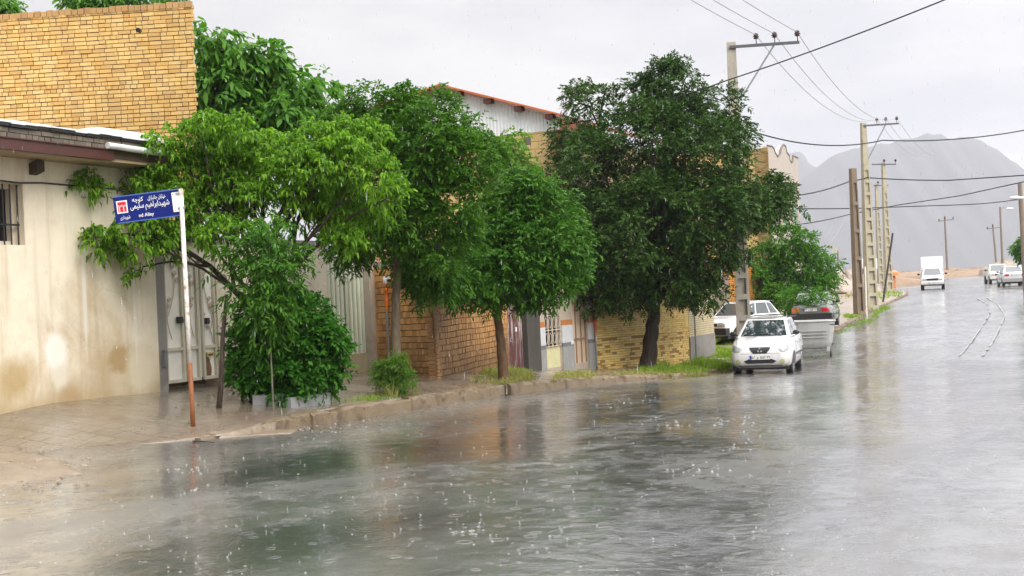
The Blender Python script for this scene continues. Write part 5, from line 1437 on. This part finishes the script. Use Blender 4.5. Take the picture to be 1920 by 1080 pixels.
tub = mb.add(vs, fs).build('tub', galv, bn, True)
rbm = MB()
for zc in (.62, .72, .82): rbm.box(-.40, .40, .47 + (zc - .62) * .12, .50 + (zc - .62) * .12, zc, zc + .03)
rbm.build('pressing', galv, tub)
rim_ = []
for k in range(n + 1):
    a = 2 * math.pi * k / n; ca, sa = math.cos(a), math.sin(a); rim_.append((.665 * math.copysign(abs(ca) ** .28, ca), .525 * math.copysign(abs(sa) ** .28, sa), 1.12))
MB().tube(rim_, .022, 6, cap=False).build('rim', galv, bn, True)
MB().box(-.62, .62, -.49, .49, 1.0, 1.02).build('refuse', plain('dark_refuse', (.05, .045, .04), .8), bn)
for sx_ in (1, -1):
    MB().tube([(sx_ * .66, -.1, .95), (sx_ * .73, -.1, .95), (sx_ * .73, .1, .95), (sx_ * .66, .1, .95)], .015, 6).build('lifting_handle', galv, bn)
    for sy in (1, -1):
        cs_ = MB().box(sx_ * .42 - .05, sx_ * .42 + .05, sy * .32 - .05, sy * .32 + .05, .19, .32).build('castor', plain('castor_zinc', (.5, .5, .5), .35, .2), bn)
        MB().lathe((sx_ * .42 - .022 + .07 * sx_, sy * .32, .105), (1, 0, 0), [(.0, 0), (.045, 0), (.05, .0), (.10, 0), (.105, .01), (.105, .035), (.10, .045), (0, .045)], 18).build('castor_wheel', tyrem, cs_)
        MB().lathe((sx_ * .42 + .07 * sx_ + sx_ * .024, sy * .32, .105), (sx_, 0, 0), [(0, -.001), (.042, -.001), (.042, .003), (0, .003)], 14).build('castor_hub', rimm, cs_)

# ================================================================== power poles
conc = stained('pole_concrete', (.44, .40, .34), (.22, .17, .12), 2.2, .5, .6, .35)
conc2 = stained('pole_concrete_pale', (.44, .40, .29), (.28, .23, .15), 2.2, .5, .6, .35)
insul = plain('brown_insulator', (.06, .035, .03), .25, .2)
steel = plain('crossarm_steel', (.10, .105, .115), .4, .2)
steel2 = plain('brace_steel', (.22, .24, .26), .4, .2)
def ladder_shaft(H, w0, w1, d0, d1, mat, parent, solid_top=.24, pitch=.62):
    mb = MB()
    W_ = lambda z: w0 + (w1 - w0) * z / H
    D_ = lambda z: d0 + (d1 - d0) * z / H
    def slab(x0, x1, y0, y1, za, zb):    # fractions of the half widths
        v = []
        for z in (za, zb):
            a, b = W_(max(z, 0)) / 2, D_(max(z, 0)) / 2
            v += [(x0 * a, y0 * b, z), (x1 * a, y0 * b, z), (x1 * a, y1 * b, z), (x0 * a, y1 * b, z)]
        mb.add(v, [(0, 3, 2, 1), (4, 5, 6, 7), (0, 1, 5, 4), (1, 2, 6, 5), (2, 3, 7, 6), (3, 0, 4, 7)])
    zt = H * (1 - solid_top)
    slab(-1, -.62, -1, 1, -.3, zt); slab(.62, 1, -1, 1, -.3, zt); slab(-.62, .62, -.35, .35, -.3, zt)
    slab(-1, 1, -1, 1, zt, H)
    z = 0.0
    while z < zt - .1:
        slab(-.62, .62, -.98, -.35, z, z + .16); slab(-.62, .62, .35, .98, z, z + .16); z += pitch
    slab(-.62, .62, -.98, -.35, -.3, -.001); slab(-.62, .62, .35, .98, -.3, -.001)
    mb.build('shaft', mat, parent)
def insulator(parent, p):
    mb = MB(); mb.tube([p, Vector(p) + Vector((0, 0, .16))], .014, 6)
    mb.lathe(Vector(p) + Vector((0, 0, .14)), (0, 0, 1), [(.03, 0), (.085, .02), (.05, .05), (.10, .07), (.055, .10), (.075, .125), (.05, .16), (.02, .18)], 14)
    mb.build('insulator', insul, parent, True)
def hpole(label, base, H, rot, mat, arm=(-.05, 1.95), brace=True, w=(.40, .24), d=(.30, .17), name='power_pole', slope=.0, ins=(.72, 1.25, 1.9), pitch=.62):
    o = thing(name, label, 'power pole', base, rot, 'concrete power poles along the street')
    ladder_shaft(H, w[0], w[1], d[0], d[1], mat, o, pitch=pitch)
    ztop = H - .15
    if arm:
        mb = MB(); mb.bar((arm[0], -.12, ztop), (arm[1], -.12, ztop + slope), .07, .08); mb.build('crossarm', steel, o)
        if brace: MB().bar((w[1] * .5, -.10, ztop - 1.65), (1.22, -.10, ztop - .04 + slope * .6), .05, .05).build('brace', steel2, o)
        for x in ins: insulator(o, (x, -.12, ztop + .04 + slope * x / arm[1]))
    return o
def arm_rot(a): return a
B1_ = at(1397, 668, 37.5); B1_.z = gz(B1_); H1 = at(1369, 80, 37.5).z - B1_.z
hpole('nearest concrete power pole with steel crossarm rising behind the big dark tree', B1_, H1, R(-8), conc, w=(.44, .26), d=(.34, .18))
B2_ = at(1634, 577, 63); B2_.z = gz(B2_); H2 = at(1612, 231, 63).z - B2_.z
hpole('pale concrete power pole with crossarm and braced steel strut, next to the bare post', B2_, H2, R(20), conc2, arm=(-.05, 2.0), w=(.62, .24), d=(.36, .18), slope=.12)
B3_ = at(1667, 549, 88); B3_.z = gz(B3_); H3 = at(1645, 305, 88).z - B3_.z
hpole('slim concrete power pole at the road bend with two insulators on its crossarm', B3_, H3, R(20), conc2, arm=(-1.0, .95), brace=False, w=(.56, .22), d=(.34, .17), slope=.0, ins=(.0, .93))
B4_ = at(1652, 545, 104); B4_.z = gz(B4_); H4 = at(1636, 345, 104).z - B4_.z
hpole('farthest and thinnest of the concrete poles by the road bend, half behind another', B4_, H4, R(15), conc2, arm=(-.3, 1.0), brace=False, w=(.5, .2), d=(.3, .16), ins=(.1, .8))
# bare brown post
p = gp(1611, 590); o = thing('utility_post', 'bare weathered brown concrete post at the kerb beside the pale power pole', 'post', p, R(22))
ladder_shaft(at(1597, 316, p.y).z - p.z, .40, .27, .34, .22, stained('brown_post', (.22, .165, .11), (.13, .09, .06), 2.2, .6, .6, .35), o, .1, 1.25)
# leaning dark pole
p = gp(1655, 566) ; a = at(1674, 437, p.y)
o = MB().tube([(0, 0, -.1), a - p], .055, 8).build('leaning_pole', plain('tarred_pole', (.045, .04, .04), .5)); o.location = p
tag(o, 'thin dark pole leaning over beside the power poles at the bend', 'pole')
# thin white marker pole at the kerb
p = gp(1625, 590); a = at(1622, 500, p.y)
o = MB().tube([(0, 0, -.1), a - p], .04, 8).build('marker_post', plain('marker_white', (.80, .78, .70), .4, .1)); o.location = p
tag(o, 'thin white marker post in front of the pale concrete power pole', 'post')
# far timber poles
timber = plain('timber_pole', (.22, .17, .13), .7, .2)
for (ub, vb, ut, vt, D, lab, arm) in ((1777, 516, 1771, 405, 190, 'lone timber power pole on the skyline above the white pickup', 1), (1869, 500, 1861, 420, 200, 'far timber power pole above the cream pickup, left of a taller lamp pole', 1)):
    p = at(ub, vb, D); p.z = min(p.z, gz(p)) if D < 150 else at(ub, vb, D).z; a = at(ut, vt, D)
    o = thing('timber_pole', lab, 'power pole', p, 0, 'timber power poles on the skyline')
    q = a - p; MB().tube([(0, 0, -1.2), q * .5, q], [.19, .16, .12], 8).build('shaft', timber, o)
    MB().bar(q + Vector((-1.0, -.15, -.75)), q + Vector((1.3, -.15, -.55)), .12, .14).build('crossarm', timber, o)
    for x in (-.9, 0, 1.2): MB().lathe(q + Vector((x, -.15, -.58 + (.13 if x == 0 else .1 * x))), (0, 0, 1), [(.05, 0), (.12, .1), (.06, .25)], 8).build('insulator', insul, o)
# lamp posts
def lamp_post(label, ub, vb, ut, vt, D, heads, r=.14, mat=None):
    p = at(ub, vb, D); p.z = gz(p) if D < 130 else p.z; a = at(ut, vt, D)
    o = thing('lamp_post', label, 'street lamp', p, 0, 'street lamps along the right side')
    q = a - p; MB().tube([(0, 0, -.4), q * .5, q], [r, r * .85, r * .7], 10).build('pole', mat or timber, o)
    for (u, v, dx) in heads:
        h = at(u, v, D) - p
        k = q * (h.z - .2) / q.z
        mb = MB(); mb.tube([k, k.lerp(h, .4) + Vector((0, 0, .35)), h + Vector((-.1 * dx, 0, .06))], .03, 6); mb.build('arm', steel2, o)
        hd = MB(); hd.ball(h, .48, .16, .12, 12); hd.build('lamp_head', plain('lamp_shell', (.80, .82, .86), .3, .05), o, True)
lamp_post('lamp post at the right edge with two pale lamp heads', 1924, 540, 1912, 342, 74, [(1908, 371, 1)], .17)
lamp_post('far slim lamp post above the silver sedan, with a lamp head on a curved arm', 1880, 500, 1875, 388, 150, [(1893, 391, 1)], .14)

# ================================================================== wires
cable_m = plain('cable_black', (.018, .018, .02), .5, .1); wire_m = plain('wire_grey', (.35, .34, .36), .4, .1)
def catenary(pts, sag, n=22):
    out = []
    for i in range(len(pts) - 1):
        a, b = Vector(pts[i]), Vector(pts[i + 1]); s = sag[i] if isinstance(sag, (list, tuple)) else sag
        for k in range(n):
            f = k / n; q = a.lerp(b, f); q.z -= s * 4 * f * (1 - f); out.append(q)
    out.append(Vector(pts[-1])); return out
def cable(name, pts, sag, r, label, mat=cable_m, group=None, cat='cable'):
    P = catenary(pts, sag); o0 = P[0]
    o = MB().tube([p - o0 for p in P], r, 6).build(name, mat, None, True); o.location = o0
    return tag(o, label, cat, group)
def pole_pt(base, H, rot, x, slope=0.0, arm=2.0):
    z = H - .15 + .04 + .26 + slope * x / arm
    return Vector((base.x + x * math.cos(rot) + .12 * math.sin(rot), base.y + x * math.sin(rot) - .12 * math.cos(rot), base.z + z))
names = ('left', 'middle', 'right')
for i, x in enumerate((.72, 1.25, 1.9)):
    a = pole_pt(B1_, H1, R(-8), x); b = pole_pt(B2_, H2, R(20), x, .12, 2.0)
    d = (b - a); d.normalize()
    back = a - Vector((DS.x * 26, DS.y * 26, 0)) + Vector((-.9, 0, .9)) * (1 if i == 0 else .6)
    cc_ = b + DS * 27 + Vector((-1.4, 0, .35))
    cable('power_line', [back, a, b, cc_], [.35, .95, .5], .011, 'thin grey power line on the %s insulator of the nearest concrete pole' % ('innermost', 'middle', 'outermost')[i], wire_m, 'power lines over the street', 'power line')
cable('cable', [at(905, 263, 37), at(1045, 236, 36.5), at(1365, 150, 33), at(1770, 0, 27), at(1990, -95, 25)], [.03, .12, .05, .0], .016, 'black cable slanting from the gabled house up across the sky', group='overhead cables')
cable('cable', [at(1330, 222, 37.4), at(1392, 240, 37.4), at(1655, 263, 42), at(1960, 236, 44)], [.02, .32, .18], .022, 'thick black cable sagging from the nearest concrete pole across to the right', group='overhead cables')
cable('cable', [at(1497, 366, 57), at(1590, 341, 61), at(1625, 333, 63), at(1780, 338, 62), at(1960, 326, 58)], [.08, .02, .04, .0], .03, 'cable running from the stone house over the pale concrete pole to the right', group='overhead cables')
cable('cable', [at(1494, 391, 57.5), at(1650, 389, 66), at(1800, 384, 70), at(1908, 374, 74)], [.03, .0, .05], .028, 'nearly level cable from the stone house to the lamp post', group='overhead cables')
cable('cable', [at(1494, 421, 57.5), at(1592, 402, 62), at(1680, 385, 66), at(1800, 367, 60), at(1960, 332, 52)], [.05, .0, .0, .0], .024, 'lowest cable rising from the stone house to the upper right', group='overhead cables')
for (a, b, lab) in (((1592, 345, 59.5), (1543, 452, 58), 'thin guy wire slanting down left from the bare brown post'), ((1610, 350, 63), (1552, 462, 60), 'second thin guy wire, from the pale pole down towards the round tree')):
    cable('guy_wire', [at(*a), at(*b)], .25, .008, lab, wire_m, 'guy wires', 'wire')

# ================================================================== odds and ends beyond the side street
boardw = plain('board_white', (.82, .82, .82), .4, .05)
def board(label, u0, v0, u1, v1, ub, vb, D, extra=None):
    p = at(ub, vb, D); p.z = gz(p); o = thing('notice_board', label, 'sign', p, 0, 'white boards past the pale pole')
    a, b = at(u0, v0, D) - p, at(u1, v1, D) - p
    MB().box(a.x, b.x, -.04, .0, b.z, a.z).build('panel', boardw, o)
    mb = MB(); x = (a.x * .25 + b.x * .75); mb.tube([(x, .05, -.2), (x, .05, a.z)], .05, 6); mb.build('post', boardw, o)
    if extra:
        e0, e1 = at(extra[0], extra[1], D) - p, at(extra[2], extra[3], D) - p
        MB().box(e0.x, e1.x, -.10, -.05, e1.z, e0.z).build('lower_panel', plain('board_navy', (.02, .025, .10), .4), o)
board('white board left of the pale concrete pole with a dark blue plate below it', 1613, 485, 1623, 513, 1617, 540, 92, (1616, 504, 1620, 516))
board('white square board right of the pale concrete pole', 1634, 485, 1645, 504, 1644, 540, 96)
p = at(1674, 528, 110); p.z = gz(p)
o = thing('orange_barrel', 'orange hooded marker standing by the rubble at the bend', 'marker', p)
MB().lathe((0, 0, 0), (0, 0, 1), [(.28, 0), (.25, .8), (.22, 1.0)], 12).build('body', plain('orange_drum', (.60, .22, .08), .5), o)
MB().lathe((0, 0, 1.0), (0, 0, 1), [(.55, 0), (.5, .28), (.2, .45), (0, .47)], 14).build('hood', plain('orange_hood', (.80, .20, .03), .4), o)
soil = dirt_mat('orange_soil', (.23, .15, .09), (.30, .21, .14), None, .8, .1)
palesoil = dirt_mat('pale_soil', (.30, .235, .195), (.41, .34, .29), None, .8, .1)
greysoil = dirt_mat('brown_soil', (.20, .14, .11), (.31, .23, .18), None, .8, .1)
def mound(label, u, v, D, rx, ry, h, mat, seed, group=None):
    p = at(u, v, D); p.z = gz(p) if D < 130 else p.z
    g = random.Random(seed); a_, b_, c_ = g.random() * 6, g.random() * 6, g.random() * 6
    V = []; n = 30; m = 9
    for i in range(m + 1):
        f = i / m
        for k in range(n):
            an = 2 * math.pi * k / n; r_ = (1 + .14 * math.sin(2 * an + a_) + .10 * math.sin(5 * an + b_)) * (1 - f)
            hh = h * (1 - (1 - f) ** 1.7) * (1 + .18 * math.sin(3 * an + c_ + 4 * f) + .10 * math.sin(9 * an + 7 * f)) * (1 if f < 1 else 1)
            V.append((rx * r_ * math.cos(an), ry * r_ * math.sin(an), hh - (.15 if i else 1.6)))
    F = [(i * n + k, i * n + (k + 1) % n, (i + 1) * n + (k + 1) % n, (i + 1) * n + k) for i in range(m) for k in range(n)]
    o = MB().add(V, F).build('dirt_mound', mat, None, True); o.location = p
    return tag(o, label, 'dirt mound', group)
mound('brown dirt heap at the foot of the orange brick wall', 1347, 628, 46.5, .75, .8, .95, greysoil, 1)
mound('pale pinkish soil heap left of the bare brown post', 1588, 556, 88, 3.2, 2.5, 1.5, palesoil, 2, 'soil heaps past the houses')
mound('low yellowish soil heap behind the concrete poles', 1640, 541, 120, 5.5, 3, 1.2, soil, 3, 'soil heaps past the houses')
gq = [(1700, 519, 185, 9, 4, .8), (1735, 518, 190, 8, 4, .9), (1800, 519, 185, 7, 4, 1.0), (1835, 518, 190, 8, 4, 1.2), (1885, 506, 180, 3.5, 3, 1.3), (1770, 519, 195, 9, 4, 1.2)]
labs = ['left end of the orange soil bank, nearest the bend', 'stretch of orange soil bank straight behind the white pickup', 'orange soil heap right of the lone timber pole', 'taller orange soil heap left of the cream pickup', 'grassy brown hump behind the cream pickup', 'orange soil heap at the foot of the lone timber pole']
for i, (u, v, D, rx, ry, h) in enumerate(gq): mound(labs[i], u, v, D, rx, ry, h, soil if i != 4 else m_verge, 10 + i, 'soil heaps past the houses')
# rubble strewn along the far verge: nobody could count it
rb_ = MB(); g = random.Random(3)
for i in range(260):
    u = g.uniform(1585, 1735); D = g.uniform(100, 170)
    p = at(u, 530, D); p.z = gz(p); s = g.uniform(.08, .38)
    if ST(p)[0] > -20: continue
    rb_.obox(p, (s, g.uniform(-.1, .1), 0), (g.uniform(-.1, .1), s * .8, 0), (g.uniform(-.05, .05), 0, s * .6))
rb_.build('rubble', palesoil)['kind'] = 'stuff'
# fallen grey log on the verge
p = gp(1573, 553); o = MB().tube([(-.5, 0, .1), (0, .1, .16), (.55, .05, .1)], [.1, .13, .06], 8).build('log', bk_grey); o.location = p
tag(o, 'small grey log lying on the verge left of the bare brown post', 'log')
# small frame mast behind the round tree
p = at(1571, 520, 100); p.z = gz(p); o = thing('sign_frame', 'thin pole with a small pale panel beyond the round tree', 'sign', p)
q1 = at(1571, 470, 100) - p
MB().tube([(0, 0, -.2), q1], .06, 6).build('post', timber, o)
MB().box(q1.x - .55, q1.x + .1, -.03, 0, q1.z - .2, q1.z + .25).build('panel', plain('pale_panel', (.42, .42, .36), .5), o)
# ================================================================== rain on the road
wat = NT('splash_water'); wat.set(Base_Color=(.9, .92, .93), Roughness=.12, Transmission_Weight=.35, IOR=1.33, Specular_IOR_Level=.6); 
_tr = wat.n('ShaderNodeBsdfTransparent'); _mx = wat.n('ShaderNodeMixShader'); _mx.inputs[0].default_value = .76
wat.l(wat.b.outputs[0], _mx.inputs[1]); wat.l(_tr.outputs[0], _mx.inputs[2]); wat.l(_mx.outputs[0], wat.out.inputs[0]); wat = wat.m
def splashes():
    g = np.random.default_rng(77); rr_ = random.Random(78)
    mb = MB()
    def pos(u, v):
        p = gp(u, v); t, s = ST(p)
        return p if t > tkerb(s) + .1 else None
    def bubble(p, r):
        n = 8; vs = []; rows = 3
        for i in range(rows):
            th = math.pi / 2 * i / rows
            for k in range(n):
                a = 2 * math.pi * k / n; vs.append((p.x + r * math.cos(th) * math.cos(a), p.y + r * math.cos(th) * math.sin(a), p.z + r * .9 * math.sin(th)))
        vs.append((p.x, p.y, p.z + r * .9))
        fs = [(i * n + k, i * n + (k + 1) % n, (i + 1) * n + (k + 1) % n, (i + 1) * n + k) for i in range(rows - 1) for k in range(n)] + [((rows - 1) * n + k, (rows - 1) * n + (k + 1) % n, rows * n) for k in range(n)]
        mb.add(vs, fs)
    def splash(p, r):
        m = rr_.randint(3, 6)
        for k in range(m):
            a = rr_.uniform(0, 6.28); h = r * rr_.uniform(.4, 1.1); q = p + Vector((math.cos(a) * r * .6, math.sin(a) * r * .6, h)); w = r * .13
            b0 = p + Vector((math.cos(a) * r * .25, math.sin(a) * r * .25, 0)); sx = Vector((w, 0, 0)); sy = Vector((0, w, 0))
            mb.add([b0 - sx, b0 + sx, b0 + sy, q], [(0, 1, 3), (1, 2, 3), (2, 0, 3)])
            if rr_.random() < .5:
                d = q + Vector((0, 0, r * .2)); e = r * .16
                mb.add([d + Vector((e, 0, 0)), d + Vector((-e, 0, 0)), d + Vector((0, e, 0)), d + Vector((0, -e, 0)), d + Vector((0, 0, e)), d + Vector((0, 0, -e))], [(0, 2, 4), (2, 1, 4), (1, 3, 4), (3, 0, 4), (2, 0, 5), (1, 2, 5), (3, 1, 5), (0, 3, 5)])
        if rr_.random() < .6: bubble(p, r * .45)
    for i in range(560):
        u = g.uniform(-20, 1940); v = 700 + 380 * g.random() ** 1.5
        p = pos(u, v)
        if p is None: continue
        splash(p, g.uniform(.006, .016) * (1 + p.y / 45))
    for i in range(380):
        u = g.uniform(-20, 1940); v = 690 + 390 * g.random() ** 1.3
        p = pos(u, v)
        if p is None: continue
        bubble(p, g.uniform(.004, .009) * (1 + p.y / 32))
    # bubbles gathered in lines along the trickles
    for (a, b, n) in (((1210, 796), (1450, 787), 120), ((1270, 886), (1350, 878), 26), ((1365, 840), (1440, 828), 26), ((855, 1005), (930, 985), 16), ((740, 1050), (800, 1032), 10), ((0, 940), (360, 880), 46), ((230, 938), (410, 912), 22),
                      ((330, 884), (395, 873), 34), ((1590, 762), (1790, 752), 60), ((640, 800), (760, 790), 50), ((560, 812), (650, 800), 30), ((1100, 760), (1250, 745), 40), ((1420, 812), (1470, 806), 16)):
        for i in range(n):
            if g.random() < .35: continue
            f = g.random(); p = pos(a[0] + (b[0] - a[0]) * f + g.normal() * 14, a[1] + (b[1] - a[1]) * f + g.normal() * 5)
            if p is not None: bubble(p, g.uniform(.004, .012) * (1 + p.y / 40))
    return mb.build('rain_splashes', wat, None, True)
splashes()['kind'] = 'stuff'
# clods round the broken patch, leaves washed down under the trees, a twig
def clods():
    g = random.Random(12); mb = MB()
    def clod(p, r):
        n = 7; vs = []
        for i, th in enumerate((.25, .9, 1.5)):
            for k in range(n):
                a = 2 * math.pi * k / n; q = r * g.uniform(.75, 1.2); vs.append((p.x + q * math.sin(th) * math.cos(a) * 1.2, p.y + q * math.sin(th) * math.sin(a), p.z + q * math.cos(th) * .6))
        mb.add(vs, [(i * n + k, (i + 1) * n + k, (i + 1) * n + (k + 1) % n, i * n + (k + 1) % n) for i in range(2) for k in range(n)] + [tuple(range(n))])
    for i in range(150):
        p = gp(g.gauss(40, 55), g.gauss(880, 17)); p.z += .02; clod(p, g.uniform(.006, .03))
    for i in range(14):
        p = gp(g.uniform(-10, 80), g.uniform(868, 886)); p.z += .03; clod(p, g.uniform(.03, .07))
    for i in range(70):
        p = gp(g.uniform(380, 640), g.uniform(798, 826)); clod(p, g.uniform(.005, .018))
    return mb.build('debris', m_mud)
clods()['kind'] = 'stuff'
def litter():
    g = np.random.default_rng(31); P = []
    for i in range(170):
        u, v = g.uniform(300, 1150), g.uniform(712, 800)
        p = gp(u, v); t, s = ST(p)
        if t < -12.9 or (t > tkerb(s) + .8): continue
        P.append((p.x, p.y, p.z + .012))
    P = np.array(P); n = len(P); a = g.random(n) * 6.28
    Dr = np.stack([np.cos(a), np.sin(a), g.normal(size=n) * .12], 1); Sd = np.stack([-np.sin(a), np.cos(a), g.normal(size=n) * .1], 1)
    return leaf_mesh('fallen_leaves', leaf_verts(P, Dr, Sd, g.uniform(.05, .10, n), g.uniform(.025, .04, n), .05), leafmat('fallen_leaf', [(.10, .16, .02), (.20, .15, .04), (.12, .07, .03), (.16, .22, .04)], .4, .1), None)
litter()['kind'] = 'stuff'
p = gp(362, 829); q = gp(402, 832); o = MB().tube([(0, 0, .012), (q - p) * .5 + Vector((0, .03, .015)), (q - p) + Vector((0, 0, .012))], [.008, .007, .004], 6).build('twig', bk_dark); o.location = p
tag(o, 'thin dark twig lying on the wet asphalt near the sign post', 'twig')
# drops in the air
def drops(n):
    g = np.random.default_rng(5)
    y = 4 + 26 * g.random(n) ** .7; x = (g.random(n) - .5) * .86 * y; z = CAMZ + (g.random(n) - .5) * .5 * y + .3
    L = g.uniform(.012, .028, n); r = g.uniform(.0012, .0022, n)
    c = np.stack([x, y, z], 1); V = np.zeros((n, 6, 3)); V[:] = c[:, None]
    V[:, 0, 2] += L; V[:, 1, 2] -= L * .5
    V[:, 2, 0] += r; V[:, 3, 0] -= r; V[:, 4, 1] += r; V[:, 5, 1] -= r
    b = (np.arange(n) * 6)[:, None]; T = np.array([[0, 2, 4], [0, 4, 3], [0, 3, 5], [0, 5, 2], [1, 4, 2], [1, 3, 4], [1, 5, 3], [1, 2, 5]])
    return fast_mesh('rain', V.reshape(-1, 3), [(b[:, :, None] + T[None]).reshape(-1, 3)], wat)
drops(3600)['kind'] = 'stuff'

# ================================================================== the rainy air
hz = bpy.data.materials.new('rain_haze'); hz.use_nodes = True; ht = hz.node_tree
ht.nodes.remove(ht.nodes['Principled BSDF'])
pv = ht.nodes.new('ShaderNodeVolumePrincipled'); pv.inputs['Color'].default_value = (.69, .71, .80, 1); pv.inputs['Density'].default_value = HAZE; pv.inputs['Anisotropy'].default_value = .1
ht.links.new(pv.outputs[0], ht.nodes['Material Output'].inputs['Volume'])
hb_ = MB().box(-3900, 3900, -300, 4000, -60, 440).build('haze', hz); hb_['kind'] = 'stuff'

SC.view_settings.view_transform = 'Standard'; SC.view_settings.look = 'None'; SC.view_settings.gamma = 1; SC.view_settings.use_curve_mapping = False
SC.view_settings.exposure = EXPO
cy_ = SC.cycles
cy_.use_denoising = True; cy_.denoiser = 'OPENIMAGEDENOISE'
cy_.max_bounces = 8; cy_.diffuse_bounces = 3; cy_.glossy_bounces = 4; cy_.transmission_bounces = 4; cy_.transparent_max_bounces = 8; cy_.volume_bounces = 1
cy_.sample_clamp_indirect = 8; cy_.caustics_reflective = False; cy_.caustics_refractive = False
cy_.use_adaptive_sampling = True; cy_.adaptive_threshold = .012
